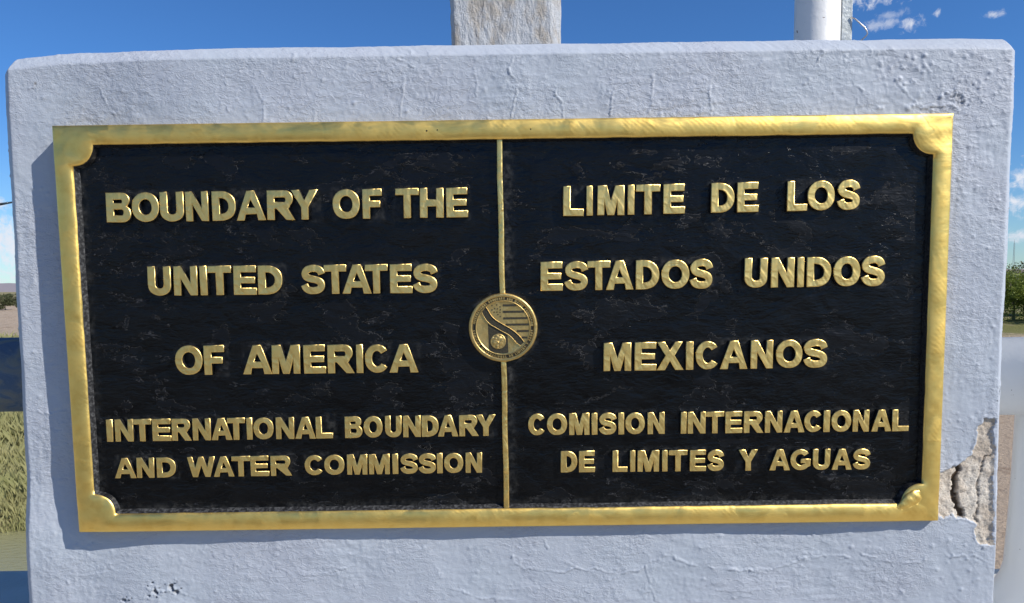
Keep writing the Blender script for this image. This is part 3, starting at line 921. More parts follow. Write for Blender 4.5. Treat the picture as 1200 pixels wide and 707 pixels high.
LINES=[
 ("B -490.5 -459.9,O -458.8 -425.1,U -424.1 -394.6,N -392.4 -364.0,D -359.8 -330.3,A -329.7 -293.9,R -292.3 -258.6,Y -261.7 -229.5,O -211.1 -177.4,F -174.3 -150.0,T -133.7 -104.7,H -103.7 -74.2,E -71.0 -44.1",(-0.4734,0.1369,0.1734),(-0.0569,0.1374,0.1738)),
 ("U -444.4 -415.3,N -412.1 -382.6,I -379.1 -370.2,T -369.5 -340.1,E -337.7 -309.0,D -307.4 -276.8,S -253.2 -223.5,T -225.0 -196.9,A -202.2 -166.3,T -173.9 -145.5,E -143.1 -115.2,S -114.4 -83.6",(-0.4290,0.0459,0.0825),(-0.0991,0.0449,0.0811)),
 ("O -415.4 -380.9,F -379.1 -353.3,A -330.5 -294.2,M -294.2 -258.6,E -254.0 -226.4,R -224.2 -191.0,I -188.1 -179.5,C -177.3 -146.5,A -146.4 -110.5",(-0.3970,-0.0540,-0.0165),(-0.1282,-0.0545,-0.0186)),
 ("I -507.9 -499.8,N -497.1 -474.0,T -474.0 -450.8,E -449.7 -425.9,R -425.1 -400.7,N -398.7 -375.7,A -374.9 -348.7,T -354.8 -332.1,I -330.1 -322.9,O -321.5 -295.9,N -293.1 -269.8,A -268.7 -242.8,L -242.3 -221.0,B -205.5 -183.4,O -181.7 -157.6,U -154.7 -133.8,N -131.7 -109.5,D -108.2 -86.6,A -87.7 -62.0,R -60.6 -36.3,Y -39.0 -14.7",(-0.5034,-0.1381,-0.1093),(-0.0258,-0.1370,-0.1096)),
 ("A -500.5 -473.3,N -472.4 -450.2,D -446.9 -422.4,W -407.5 -372.6,A -374.4 -348.4,T -351.4 -327.7,E -327.2 -303.8,R -301.6 -275.2,C -258.3 -233.6,O -233.6 -207.8,M -204.5 -178.7,M -176.5 -150.1,I -146.5 -139.2,S -136.5 -114.1,S -113.4 -91.0,I -89.8 -82.6,O -80.7 -56.1,N -53.5 -32.6",(-0.4869,-0.1854,-0.1591),(-0.0429,-0.1845,-0.1582)),
 ("L 72.9 98.5,I 102.0 109.9,M 115.2 148.7,I 152.6 161.1,T 162.7 192.7,E 196.6 223.3,D 255.5 284.5,E 287.7 314.3,L 349.3 374.3,O 374.3 408.2,S 411.0 439.5",(0.0861,0.1371,0.1736),(0.4245,0.1400,0.1766)),
 ("E 44.3 72.0,S 74.1 103.5,T 102.4 131.3,A 126.0 159.8,D 162.8 192.0,O 194.4 229.3,S 229.8 258.6,U 297.6 326.6,N 330.9 360.2,I 363.6 372.1,D 375.5 406.2,O 408.3 442.1,S 443.5 473.2",(0.0580,0.0454,0.0816),(0.4577,0.0458,0.0833)),
 ("M 122.5 157.2,E 161.3 188.8,X 189.7 222.5,I 225.9 235.4,C 238.1 268.2,A 269.0 303.1,N 307.1 335.3,O 338.8 372.3,S 373.6 404.0",(0.1395,-0.0563,-0.0204),(0.3879,-0.0555,-0.0194)),
 ("C 26.7 49.6,O 50.5 76.2,M 78.8 104.5,I 107.4 114.7,S 116.7 139.1,I 141.2 148.6,O 149.9 174.8,N 178.3 199.9,I 220.2 227.6,N 229.1 251.8,T 251.8 275.3,E 276.7 298.3,R 300.1 324.8,N 326.9 349.1,A 351.0 377.2,C 376.8 400.3,I 401.0 409.2,O 411.1 436.3,N 438.2 458.8,A 462.0 487.2,L 488.5 509.4",(0.0379,-0.1373,-0.1091),(0.4979,-0.1382,-0.1103)),
 ("D 67.7 88.7,E 90.9 111.3,L 133.6 152.6,I 156.2 162.7,M 165.4 192.9,I 196.9 203.7,T 205.1 228.8,E 232.1 252.7,S 254.4 275.8,Y 294.6 318.5,A 333.7 359.6,G 360.1 385.8,U 388.6 410.8,A 413.0 438.4,S 439.8 462.1",(0.0786,-0.1857,-0.1577),(0.4507,-0.1871,-0.1601)),
]

BX = []
for s_, a_, b_ in LINES:
    for q in s_.split(','):
        ch, x0, x1 = q.split(); x0 = float(x0) / 1000; x1 = float(x1) / 1000
        k = ((x0 + x1) / 2 - a_[0]) / (b_[0] - a_[0])
        z0 = a_[1] + k * (b_[1] - a_[1]); z1 = a_[2] + k * (b_[2] - a_[2])
        BX.append((ch, x0, x1, z0, z1))

# the two sunk black fields
for x0, x1 in ((-.5275, -.0055), (.0000, .5275)):
    xs_ = np.arange(x0, x1 + .001, .002); zs_ = np.arange(-.2315, .2320, .002)
    A, C = np.meshgrid(xs_, zs_, indexing='ij')
    yy = FY + .0005 * fbm(A, C, 8, 3, 81) + .00035 * fbm(A * .6, C, 45, 3, 82)
    dust = np.zeros(A.shape)
    for ch, bx0, bx1, bz0, bz1 in BX:
        if bx1 < x0 or bx0 > x1: continue
        dd = np.hypot(np.maximum(np.maximum(bx0 - A, A - bx1), 0), np.maximum(np.maximum(bz0 - C, C - bz1), 0))
        dust = np.maximum(dust, sstep(.0055, .0, dd) * .55)
    dust = np.maximum(dust, sstep(x0 + .016, x0 + .002, A) * (.7 if x0 < -.1 else .9))
    dust = np.maximum(dust, sstep(-.216, -.229, C) * .8)
    dust = np.maximum(dust, sstep(.05, .041, np.hypot(A + .003, C)) * .8)
    dust *= .55 + .6 * np.clip(fbm(A, C, 30, 3, 83) + .5, 0, 1)
    me = mesh('field_panel', np.stack([A, yy, C], -1).reshape(-1, 3), gridfaces(*A.shape), attrs={'dust': np.clip(dust, 0, 1)})
    link('field_panel', me, plaque, [M['field']])


def bar(name, pts, w, y0, y1, m_, parent, side=None):
    """rounded raised strip along pts (x, z) from depth y0 up to y1"""
    prof = [(-.5, y0), (-.5, y1 + .0012), (-.42, y1 + .0003), (-.2, y1), (.2, y1), (.42, y1 + .0003), (.5, y1 + .0012), (.5, y0)]
    V, F, MI = [], [], []
    for i, (x, z) in enumerate(pts):
        a_ = pts[max(i - 1, 0)]; b_ = pts[min(i + 1, len(pts) - 1)]
        t = Vector((b_[0] - a_[0], b_[1] - a_[1])).normalized(); nn = (-t.y, t.x)
        ww = w[i] if isinstance(w, list) else w
        for s_, y_ in prof: V.append((x + nn[0] * s_ * ww, y_, z + nn[1] * s_ * ww))
    m_n = len(prof)
    for i in range(len(pts) - 1):
        for k in range(m_n - 1):
            F.append((i * m_n + k, (i + 1) * m_n + k, (i + 1) * m_n + k + 1, i * m_n + k + 1)); MI.append(1 if k in (0, m_n - 2) else 0)
    me = mesh(name, V, np.array(F), mi=MI)
    return link(name, me, parent, [m_, side or m_])


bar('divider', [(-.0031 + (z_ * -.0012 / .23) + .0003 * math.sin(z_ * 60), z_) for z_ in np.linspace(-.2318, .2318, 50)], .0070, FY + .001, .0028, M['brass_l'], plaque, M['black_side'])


# ---- raised capitals, drawn from their own outlines (unit height)
def arcpts(cx, cy, rx, ry, a0, a1, n=14, p=2.0):
    out = []
    for k in range(n + 1):
        a = R(a0 + (a1 - a0) * k / n); c, s = math.cos(a), math.sin(a)
        out.append((cx + rx * math.copysign(abs(c) ** (2 / p), c), cy + ry * math.copysign(abs(s) ** (2 / p), s)))
    return out


def catmull(P, n=5):
    out = []
    for i in range(len(P) - 1):
        p0, p1, p2, p3 = P[max(i - 1, 0)], P[i], P[i + 1], P[min(i + 2, len(P) - 1)]
        for k in range(n):
            t = k / n
            out.append(tuple(.5 * ((2 * p1[j]) + (-p0[j] + p2[j]) * t + (2 * p0[j] - 5 * p1[j] + 4 * p2[j] - p3[j]) * t * t + (-p0[j] + 3 * p1[j] - 3 * p2[j] + p3[j]) * t ** 3) for j in (0, 1)))
    out.append(P[-1])
    return out


def sweep(P, s):
    L_, R_ = [], []
    for i, (x, y) in enumerate(P):
        a_ = P[max(i - 1, 0)]; b_ = P[min(i + 1, len(P) - 1)]
        tx, ty = b_[0] - a_[0], b_[1] - a_[1]; l = math.hypot(tx, ty) + 1e-9
        L_.append((x - ty / l * s / 2, y + tx / l * s / 2)); R_.append((x + ty / l * s / 2, y - tx / l * s / 2))
    return L_ + R_[::-1]


def glyph(ch, w, s):
    h = s * .92                                            # horizontal strokes a little thinner
    if ch == 'I': return [[(0, 0), (w, 0), (w, 1), (0, 1)]]
    if ch == 'L': return [[(0, 0), (w, 0), (w, h), (s, h), (s, 1), (0, 1)]]
    if ch == 'T': c = w / 2; return [[(c - s / 2, 0), (c + s / 2, 0), (c + s / 2, 1 - h), (w, 1 - h), (w, 1), (0, 1), (0, 1 - h), (c - s / 2, 1 - h)]]
    if ch == 'E': return [[(0, 0), (w, 0), (w, h), (s, h), (s, .5 - h / 2.2), (w * .93, .5 - h / 2.2), (w * .93, .5 + h / 2.2), (s, .5 + h / 2.2), (s, 1 - h), (w * .98, 1 - h), (w * .98, 1), (0, 1)]]
    if ch == 'F': return [[(0, 0), (s, 0), (s, .5 - h / 2), (w * .9, .5 - h / 2), (w * .9, .5 + h / 2 - .02), (s, .5 + h / 2 - .02), (s, 1 - h), (w, 1 - h), (w, 1), (0, 1)]]
    if ch == 'H': return [[(0, 0), (s, 0), (s, .5 - h / 2), (w - s, .5 - h / 2), (w - s, 0), (w, 0), (w, 1), (w - s, 1), (w - s, .5 + h / 2), (s, .5 + h / 2), (s, 1), (0, 1)]]
    if ch == 'N': k = s * 1.06; return [[(0, 0), (s * .92, 0), (s * .92, .66), (w - s, 0), (w, 0), (w, 1), (w - s * .92, 1), (w - s * .92, .34), (s, 1), (0, 1)]]
    if ch == 'M':
        c = w / 2; k = min(s * .90, w * .235)
        return [[(0, 0), (k, 0), (k, .72), (c - k * .52, 0), (c + k * .52, 0), (w - k, .72), (w - k, 0), (w, 0), (w, 1), (w - k * 1.45, 1), (c, .36), (k * 1.45, 1), (0, 1)]]
    if ch == 'W':
        c = w / 2; k = s * .98; q = w * .27
        return [[(0, 1), (q - k * .55, 0), (q + k * .5, 0), (c, .66), (w - q - k * .5, 0), (w - q + k * .55, 0), (w, 1), (w - k, 1), (w - q, .36), (c + k * .5, 1), (c - k * .5, 1), (q, .36), (k, 1)]]
    if ch == 'A':
        c = w / 2; k = s * 1.08; ty = .22; t2 = .40
        def xi(y): return k + (c - k * 0 - k) * (y / (1 - .24))      # inner edge of the left leg
        return [[(0, 0), (k, 0), (k + (c - k) * ty * .62, ty), (w - k - (c - k) * ty * .62, ty), (w - k, 0), (w, 0), (c + k * .56, 1), (c - k * .56, 1)],
                [(k + (c - k) * .34, t2), (c, .77), (w - k - (c - k) * .34, t2)]]
    if ch == 'X':
        c = w / 2; k = s * 1.18
        return [[(0, 0), (k, 0), (c, .36), (w - k, 0), (w, 0), (c + k * .56, .51), (w - .02, 1), (w - k, 1), (c, .66), (k, 1), (.02, 1), (c - k * .56, .51)]]
    if ch == 'Y':
        c = w / 2; k = s * 1.15
        return [[(c - s / 2, 0), (c + s / 2, 0), (c + s / 2, .42), (w, 1), (w - k, 1), (c, .6), (k, 1), (0, 1), (c - s / 2, .42)]]
    if ch == 'O':
        return [arcpts(w / 2, .5, w / 2, .5, 0, 345, 23, 2.15), arcpts(w / 2, .5, w / 2 - s, .5 - h, 0, 345, 23, 2.1)]
    if ch == 'D':
        e = min(w - s - .04, .56)
        return [[(0, 0)] + arcpts(w - e, .5, e, .5, -90, 90, 14, 2.25) + [(0, 1)], [(s, h)] + arcpts(w - e, .5, e - s, .5 - h, -90, 90, 12, 2.2) + [(s, 1 - h)]]
    if ch == 'B':
        r1, r2 = .285, .255; w1, w2 = w, w * .955; m_ = .54
        return [[(0, 0)] + arcpts(w1 - r1, r1, r1, r1 * 1.0, -90, 62, 10) + arcpts(w2 - r2, 1 - r2 + .01, r2, r2 - .01, -58, 90, 10) + [(0, 1)],
                [(s, h)] + arcpts(max(w1 - r1 - .02, s + .03), (h + m_ - h * .42) / 2, w1 - s - max(w1 - r1 - .02, s + .03), (m_ - h * .42 - h) / 2, -90, 90, 7) + [(s, m_ - h * .42)],
                [(s, m_ + h * .42)] + arcpts(max(w2 - r2 - .02, s + .03), (1 - h + m_ + h * .42) / 2, w2 - s - max(w2 - r2 - .02, s + .03), (1 - h - m_ - h * .42) / 2, -90, 90, 7) + [(s, 1 - h)]]
    if ch == 'R':
        r2 = .28; m_ = .42
        return [[(0, 0), (s, 0), (s, m_ - .02), (s + .10, m_ - .02), (w - s * 1.15, 0), (w, 0), (w - s * 1.0, .37), (w - s * .72, .445)] + arcpts(w * .96 - r2, 1 - r2, r2, r2, -48, 90, 10) + [(0, 1)],
                [(s, m_ + h * .80)] + arcpts(w * .96 - r2 - .02, (1 - h + m_ + h * .80) / 2, r2 - s + .02, (1 - h - m_ - h * .80) / 2, -90, 90, 8) + [(s, 1 - h)]]
    if ch == 'U':
        r_ = w / 2
        o_ = [(0, 1)] + arcpts(r_, .36, r_, .36, 180, 360, 14, 2.2) + [(w, 1), (w - s, 1)] + arcpts(r_, .36, r_ - s, .36 - h, 360, 180, 12, 2.1) + [(s, 1)]
        return [o_]
    if ch == 'C':
        return [arcpts(w / 2, .5, w / 2, .5, 38, 322, 24, 2.1) + [(w - s * .9, .30)][:0] + arcpts(w / 2, .5, w / 2 - s, .5 - h, 318, 42, 20, 2.0)]
    if ch == 'G':
        return [arcpts(w / 2, .5, w / 2, .5, 40, 318, 24, 2.1) + [(w, .20), (w, .52), (w * .54, .52), (w * .54, .52 - h * .85), (w - s, .52 - h * .85), (w - s, .29)] + arcpts(w / 2, .5, w / 2 - s, .5 - h, 308, 44, 20, 2.0)]
    if ch == 'S':
        a0, a1 = s / 2, w - s / 2; b0, b1 = h / 2, 1 - h / 2
        P_ = [(1.02, .76), (.93, .90), (.72, .985), (.45, 1.0), (.18, .95), (.03, .81), (.06, .65), (.25, .56), (.5, .51), (.76, .45), (.96, .34), (.97, .16), (.80, .035), (.52, 0.0), (.25, .02), (.06, .11), (-.03, .25)]
        return [sweep([(a0 + (a1 - a0) * x, b0 + (b1 - b0) * y) for x, y in catmull(P_, 3)], s * .96)]
    raise KeyError(ch)


DG = None


def glyph_mesh(ch, w, s, thick, bev):
    """solid letter of unit height lying in x/z, its face towards -y at y=0"""
    cu = bpy.data.curves.new('g', 'CURVE'); cu.dimensions = '2D'; cu.fill_mode = 'BOTH'
    cu.extrude = thick / 2 - bev; cu.bevel_depth = bev; cu.bevel_resolution = 1; cu.offset = 0
    f_ = 1 - 2 * bev
    for P_ in glyph(ch, (w - 2 * bev) / f_, (s - 2 * bev) / f_ if ch != 'I' else (w - 2 * bev) / f_):
        P_ = [(bev + x * f_, bev + y * f_) for x, y in P_]
        sp = cu.splines.new('POLY'); sp.points.add(len(P_) - 1)
        for q, (x, y) in zip(sp.points, P_): q.co = (x * 10, y * 10, 0, 1)
        sp.use_cyclic_u = True
    cu.extrude *= 10; cu.bevel_depth *= 10
    ob = bpy.data.objects.new('g', cu); COL.objects.link(ob)
    dg = bpy.context.evaluated_depsgraph_get()
    me = bpy.data.meshes.new_from_object(ob.evaluated_get(dg))
    bpy.data.objects.remove(ob); bpy.data.curves.remove(cu)
    co = np.empty(len(me.vertices) * 3); me.vertices.foreach_get('co', co); co = co.reshape(-1, 3) / 10
    co = np.stack([co[:, 0], thick / 2 - co[:, 2], co[:, 1]], 1)
    me.vertices.foreach_set('co', co.ravel()); me.update()
    return me


rl = random.Random(5)
for ch, x0, x1, z0, z1 in BX:
    H_ = z1 - z0; w = (x1 - x0) / H_
    big = H_ > .032
    top = .0022 if big else .0036
    th_ = (FY - top + .0008) / H_
    s = (.256 if big else .260) + rl.uniform(-.008, .008)
    if ch == 'I': s = w
    me = glyph_mesh(ch, w, s, th_, .024)
    me.name = 'letter'
    co = np.empty(len(me.vertices) * 3); me.vertices.foreach_get('co', co); co = co.reshape(-1, 3)
    # cast letters: slightly uneven outlines
    sd = rl.randrange(1000)
    co[:, 0] += .007 * perlin(co[:, 0] * 3 + sd, co[:, 2] * 3, 5); co[:, 2] += .007 * perlin(co[:, 0] * 3, co[:, 2] * 3 + sd, 6)
    co[:, 0] -= w / 2
    co[:, 1] += np.where(co[:, 1] < th_ * .5, .012 * perlin(co[:, 0] * 2.2 + sd, co[:, 2] * 2.2, 8), 0)
    co *= H_
    me.vertices.foreach_set('co', co.ravel()); me.update()
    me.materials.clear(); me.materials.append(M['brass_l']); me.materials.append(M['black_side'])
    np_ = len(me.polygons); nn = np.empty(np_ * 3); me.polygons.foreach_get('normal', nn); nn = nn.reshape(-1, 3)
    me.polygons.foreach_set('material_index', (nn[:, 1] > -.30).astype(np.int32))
    me.polygons.foreach_set('use_smooth', nn[:, 1] > -.97)
    o = bpy.data.objects.new('letter', me); COL.objects.link(o); o.parent = plaque
    o.location = ((x0 + x1) / 2, top, z0)
    o.rotation_euler = (rl.uniform(-.012, .012), rl.uniform(-.010, .010), rl.uniform(-.012, .012))

# ---- the medallion on the divider
MC = (-.0031, .0003); MR = .0432


def disc_rings(name, rs, m_, parent, n=96, a0=0, a1=2 * math.pi, closed=True, loc=(0, 0, 0), mi=None, **kw):
    """turned shape from (radius, y) pairs"""
    V, F = [], []
    for r_, y_ in rs:
        for k in range(n): a = 2 * math.pi * k / n; V.append((r_ * math.cos(a), y_, r_ * math.sin(a)))
    for i in range(len(rs) - 1):
        for k in range(n): F.append((i * n + k, (i + 1) * n + k, (i + 1) * n + (k + 1) % n, i * n + (k + 1) % n))
    if closed: F.append(tuple(range((len(rs) - 1) * n, len(rs) * n)))
    me = mesh(name, V, F)
    return link(name, me, parent, m_, loc=loc, **kw)


m2_, g = mat('dark recess of the medallion'); o = g.obj(); n1 = g.noise(o, 500, 4, .6)
g.bsdf(g.mix(n1, (.018, .016, .010), (.07, .058, .03)), .5, .2, g.bump(n1, .0006)); M['recess'] = m2_
MY = .0005
med = disc_rings('medallion', [(MR, FY + .001), (MR, MY + .002), (MR - .0008, MY + .0006), (MR - .0016, MY), (MR - .0042, MY), (MR - .0047, MY + .0004), (MR - .0049, MY + .0018), (.0345, MY + .0018), (.0343, MY + .0004), (.0342, MY), (.0335, MY), (.0332, MY + .0008), (.0328, MY + .0009), (.025, MY + .0008), (.015, MY + .0008), (.0004, MY + .0008)],
                 [M['brass_aged']], plaque, loc=(MC[0], 0, MC[1]))
# dark ground of the ring with its lettering
V, F = [], []
for k in range(120):
    a = 2 * math.pi * k / 120
    for r_ in (.0345, .0382): V.append((r_ * math.cos(a), MY + .00145, r_ * math.sin(a)))
F = [(2 * k, 2 * ((k + 1) % 120), 2 * ((k + 1) % 120) + 1, 2 * k + 1) for k in range(120)]
link('lettering_ground', mesh('lettering_ground', V, F), med, [M['recess']])
LV, LF = [], []
GC = {}


def ring_text(txt, r_, a_start, a_end, inward=False):
    ws = {'I': .22, ' ': .42, 'M': .86, 'W': .95, 'L': .6, 'E': .62, 'T': .62, 'F': .6, 'S': .62}
    H_ = .0031
    tot = sum(ws.get(c, .7) + .16 for c in txt)
    pos = 0
    for c in txt:
        w = ws.get(c, .7)
        t = (pos + w / 2) / tot
        a = R(a_start + (a_end - a_start) * t)
        if c != ' ':
            if c not in GC:
                me = glyph_mesh(c, w, .30, .3, .01)
                co = np.empty(len(me.vertices) * 3); me.vertices.foreach_get('co', co)
                GC[c] = (co.reshape(-1, 3).copy(), [tuple(p.vertices) for p in me.polygons]); bpy.data.meshes.remove(me)
            co, fs = GC[c]
            x = (co[:, 0] - w / 2) * H_; z = (co[:, 2] - .5) * H_; y = co[:, 1] * H_ + MY + .0007
            if not inward: ex_, ez_ = (math.sin(a), -math.cos(a)), (math.cos(a), math.sin(a))
            else: ex_, ez_ = (-math.sin(a), math.cos(a)), (-math.cos(a), -math.sin(a))
            X_ = r_ * math.cos(a) + ex_[0] * x + ez_[0] * z; Z_ = r_ * math.sin(a) + ex_[1] * x + ez_[1] * z
            o_ = len(LV); LV.extend(zip(X_, y, Z_)); LF.extend(tuple(q + o_ for q in f) for f in fs)
        pos += w + .16


ring_text('INTERNATIONAL BOUNDARY AND WATER COMMISSION', .0364, 172, 2)
ring_text('COMISION INTERNACIONAL DE LIMITES Y AGUAS', .0364, 184, 356, True)
me = mesh('ring_lettering', LV, LF, smooth=False)
link('ring_lettering', me, med, [M['brass_aged']], label='raised ring lettering INTERNATIONAL BOUNDARY AND WATER COMMISSION and its Spanish form')


def flat_part(name, poly, y, m_, thick=.0007, **kw):
    n = len(poly); V = [(x, y, z) for x, z in poly] + [(x, y + thick, z) for x, z in poly]
    F = [tuple(range(n))] + [(i, (i + 1) % n, n + (i + 1) % n, n + i) for i in range(n)]
    me = mesh(name, V, F, smooth=False)
    return link(name, me, med, [m_], **kw)


IY = MY + .0008
# flag stripes (dark grooves) on the right
px = .12 * .0                                             # medallion photo scale: 1 zoomed pixel = .0001715 m
K = .000172
def mp(x, y): return ((x - 388) * K, (352 - y) * K)
for (x0, x1, yy) in ((388, 488, 190), (388, 540, 237), (390, 564, 284), (408, 575, 330), (487, 574, 378), (522, 562, 425)):
    a_ = mp(x0, yy - 7.5); b_ = mp(x1, yy + 7.5)
    flat_part('flag_stripe', [(a_[0], a_[1]), (b_[0], a_[1]), (b_[0], b_[1]), (a_[0], b_[1])], IY - .0003, M['recess'])
SV, SF = [], []
for x, y in ((310, 190), (345, 186), (368, 200), (310, 222), (330, 212), (349, 214), (325, 238), (345, 238), (368, 240), (352, 256), (368, 271), (370, 222)):
    c_ = mp(x, y); o_ = len(SV)
    for k in range(10):
        r_ = (.0012 if k % 2 == 0 else .0006); a = math.pi / 2 + k * math.pi / 5
        SV.append((c_[0] + r_ * math.cos(a), IY - .0004, c_[1] + r_ * math.sin(a)))
    SF.append(tuple(range(o_, o_ + 10)))
link('flag_stars', mesh('flag_stars', SV, SF, smooth=False), med, [M['recess']])
# centre stripe of the lower flag and the eagle roundel
flat_part('flag_panel', [mp(*q) for q in ((279, 318), (300, 335), (340, 358), (420, 405), (424, 535), (388, 540), (340, 535), (283, 520))], IY - .0003, M['recess'])
ec = mp(351, 451)
em = disc_rings('eagle_roundel', [(.0098, IY + .0003), (.0096, IY - .0008), (.0088, IY - .0012), (.0078, IY - .0009), (.0072, IY - .0009), (.0064, IY - .0014), (.0045, IY - .0016), (.003, IY - .0016), (.0015, IY - .0016), (.0003, IY - .0016)], [M['brass_aged']], med, 40, loc=(ec[0], 0, ec[1]))
co = np.array([v.co[:] for v in em.data.vertices]); rr_ = np.hypot(co[:, 0], co[:, 2])
co[:, 1] += np.where(rr_ < .0085, .0012 * perlin(co[:, 0] * 420, co[:, 2] * 420, 3), 0)
em.data.vertices.foreach_set('co', co.ravel())
# the river crossing the medallion
Lb = [(236, 238), (246, 262), (262, 288), (290, 322), (330, 347), (375, 374), (425, 402), (455, 430), (485, 465), (512, 483)]
Rb = [(266, 200), (286, 232), (304, 262), (330, 290), (368, 315), (410, 340), (455, 368), (495, 402), (520, 430), (540, 458)]
poly = [mp(*q) for q in Lb] + [mp(*q) for q in Rb[::-1]]
V = []; F = []
for i in range(len(Lb)):
    a_, b_ = mp(*Lb[i]), mp(*Rb[i]); V += [(a_[0], IY - .0006, a_[1]), (b_[0], IY - .0006, b_[1])]
F = [(2 * i, 2 * i + 2, 2 * i + 3, 2 * i + 1) for i in range(len(Lb) - 1)]
V += [(x, IY + .0002, z) for x, _, z in V]; nb = len(Lb) * 2
for i in range(len(Lb) - 1):
    F += [(2 * i, nb + 2 * i, nb + 2 * i + 2, 2 * i + 2), (2 * i + 1, 2 * i + 3, nb + 2 * i + 3, nb + 2 * i + 1)]
F += [(0, 1, nb + 1, nb), (nb - 2, 2 * nb - 2, 2 * nb - 1, nb - 1)]
link('river_band', mesh('river_band', V, F, smooth=False), med, [M['recess']])
for nm, bb in (('band_edge', Lb), ('band_edge', Rb)):
    bar(nm, [mp(*q) for q in catmull(bb, 3)], .00075, IY, IY - .0014, M['brass_aged'], med)

# the torn brass tongue curling over the lower right corner
TP = [(.4935, -.2365), (.502, -.2335), (.511, -.2270), (.520, -.2215), (.5275, -.2180)]
TW = [.0012, .0095, .0150, .0150, .0060]
TH = [.0005, -.0026, -.0036, -.0030, .0002]
TQ = catmull([(a_, b_) for a_, b_ in TP], 4); TWq = np.interp(np.linspace(0, 4, len(TQ)), range(5), TW); THq = np.interp(np.linspace(0, 4, len(TQ)), range(5), TH)
V = []; F = []
for i, (x, z) in enumerate(TQ):
    a_ = TQ[max(i - 1, 0)]; b_ = TQ[min(i + 1, len(TQ) - 1)]; t = Vector((b_[0] - a_[0], b_[1] - a_[1])).normalized()
    for q in range(7):
        u_ = (q - 3) / 3
        V.append((x - t.y * u_ * TWq[i] / 2 * 1.25, THq[i] * (1 - .75 * u_ * u_) - .0006 + .0006 * math.sin(i * 1.7 + q), z + t.x * u_ * TWq[i] / 2 * 1.25))
k0 = len(V); V += [(x, y + .0012, z) for x, y, z in V]
for i in range(len(TQ) - 1):
    for q in range(6):
        a_ = i * 7 + q; F.append((a_, a_ + 7, a_ + 8, a_ + 1)); F.append((k0 + a_, k0 + a_ + 1, k0 + a_ + 8, k0 + a_ + 7))
    for q in (0, 6): a_ = i * 7 + q; F.append((a_, a_ + 7, k0 + a_ + 7, k0 + a_))
for q in range(6): F.append((q, q + 1, k0 + q + 1, k0 + q))
link('bent_tongue', mesh('bent_tongue', V, F), plaque, [M['brass_h']], label='bent brass tongue curling over the lower right corner of the frame')

# small screws left in the frame face
for x, z in ((-.0925, .2417), (-.0795, .2425), (.0340, .2420)):
    disc_rings('rivet', [(.0014, .0016), (.0013, -.0012), (.0007, -.0016)], [M['recess']], plaque, 12, loc=(x, 0, z))

# ------------------------------------------------------------------ things behind and on the pier
SX, SY = .0055, .20
st_ = empty('stone_post', (SX, SY + .09, ZO + ZT - .016), label='worn square concrete post standing up from the middle of the pier', cat='post')
import bmesh
bm = bmesh.new()
hw = .0825
prof_ = [(-hw, -.075), (-hw + .006, -.081), (hw - .016, -.081), (hw, -.066), (hw, .075), (hw - .006, .081), (-hw + .006, .081), (-hw, .075)]
nlev = 160
ring_pts = []
for i in range(len(prof_)):
    a_, b_ = prof_[i], prof_[(i + 1) % len(prof_)]
    L_ = math.hypot(b_[0] - a_[0], b_[1] - a_[1]); k_ = max(1, int(L_ / .004))
    for q in range(k_): t = q / k_; ring_pts.append((a_[0] + (b_[0] - a_[0]) * t, a_[1] + (b_[1] - a_[1]) * t))
rp = np.array(ring_pts); nr_ = len(rp)
zz = np.concatenate([np.linspace(-.01, .35, 90), np.linspace(.36, 1.3, 30)])
P_, Zq = np.meshgrid(np.arange(nr_), zz, indexing='xy')
xx_ = rp[P_][..., 0]; yy_ = rp[P_][..., 1]
tp = 1 - .05 * Zq / 1.3
dn = .0016 * fbm(xx_ + yy_ * 1.3, Zq * .5, 30, 4, 91) - .0022 * np.clip(np.abs(xx_ + hw) < .012, 0, 1) * np.clip(fbm(xx_ * 0 + 3, Zq, 40, 3, 92) + .3, 0, 1)
ll = np.hypot(xx_, yy_)
X_ = xx_ * tp + xx_ / ll * dn; Y_ = yy_ * tp + yy_ / ll * dn
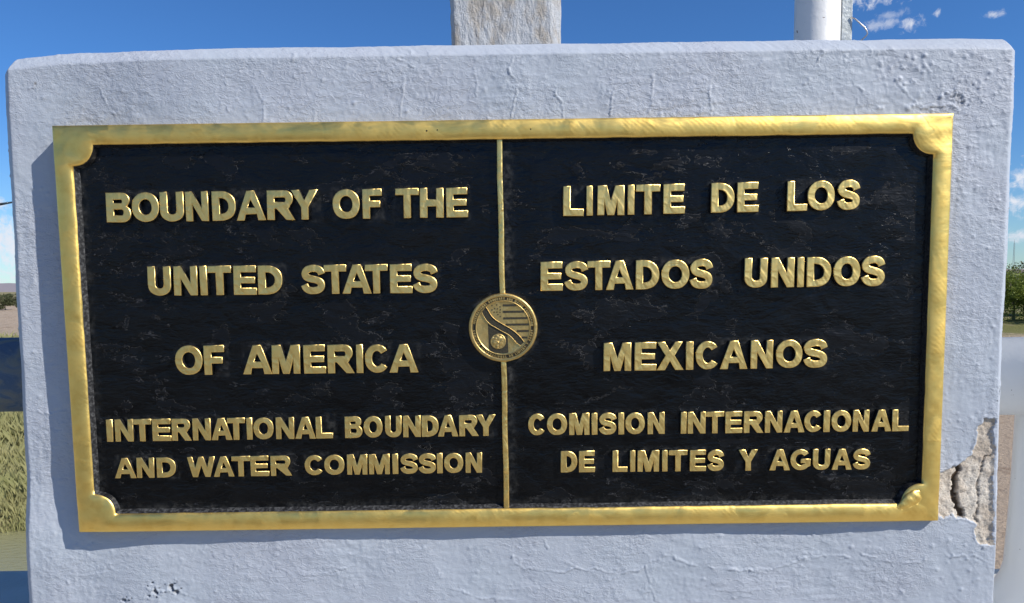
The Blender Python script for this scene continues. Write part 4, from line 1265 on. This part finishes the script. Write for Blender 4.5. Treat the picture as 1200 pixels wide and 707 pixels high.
V = np.stack([X_, Y_, Zq], -1).reshape(-1, 3)
F = []
for i in range(len(zz) - 1):
    for k in range(nr_): F.append((i * nr_ + k, i * nr_ + (k + 1) % nr_, (i + 1) * nr_ + (k + 1) % nr_, (i + 1) * nr_ + k))
sh = mesh('shaft', V, np.array(F))
link('shaft', sh, st_, [M['post']])
top_ = [(s1 * hw * .955, s2 * .077, 1.295) for s1, s2 in ((-1, -1), (1, -1), (1, 1), (-1, 1))] + [(0, 0, 1.42)]
link('cap', mesh('cap', top_, [(0, 1, 4), (1, 2, 4), (2, 3, 4), (3, 0, 4), (3, 2, 1, 0)], smooth=False), st_, [M['post']])

PX, PY = .6300, .62
fp = empty('white_pole', (PX, PY, 0), label='round white steel pole with rust specks rising behind the right of the pier', cat='pole')
tube('shaft', [(0, 0, 0), (0, 0, 1.2), (0, 0, 4.5)], .0435, M['white'], fp, 48)
tube('base_flange', [(0, 0, 0), (0, 0, .02)], .09, M['white'], fp, 32)
tube('cap', [(0, 0, 4.5), (0, 0, 4.53), (0, 0, 4.55)], [.048, .04, .01], M['white'], fp, 24)

gs = empty('galvanised_angle', (.6885, PY, 0), label='narrow galvanised steel angle standing beside the white pole', cat='steel angle')
box('flange', (-.0105, -.004, 0), (.0105, .000, 3.6), M['galv'], gs, .0008)
box('web', (-.0105, .0002, 0), (-.0065, .024, 3.6), M['galv'], gs, .0008)
wr = empty('bent_wire', (.699, PY - .006, ZO + .53), label='bent steel wire loop sticking out of the galvanised angle', cat='wire')
tube('loop', [(-.004, 0, .048), (.004, -.002, .0435), (.012, -.004, .035), (.021, -.006, .026), (.0265, -.006, .018), (.0275, -.006, .013), (.025, -.005, .009), (.015, -.003, .000), (.004, 0, -.009), (-.003, 0, -.013)], .0014, M['wire'], wr, 8)
nl = tube('rusty_nail', [(XR - .006, .05, ZO + .143), (XR + .0035, .036, ZO + .1425)], [.0012, .0014], M['bark'], None, 8, label='tiny rusty nail in the right edge of the pier', cat='nail')
print('built')
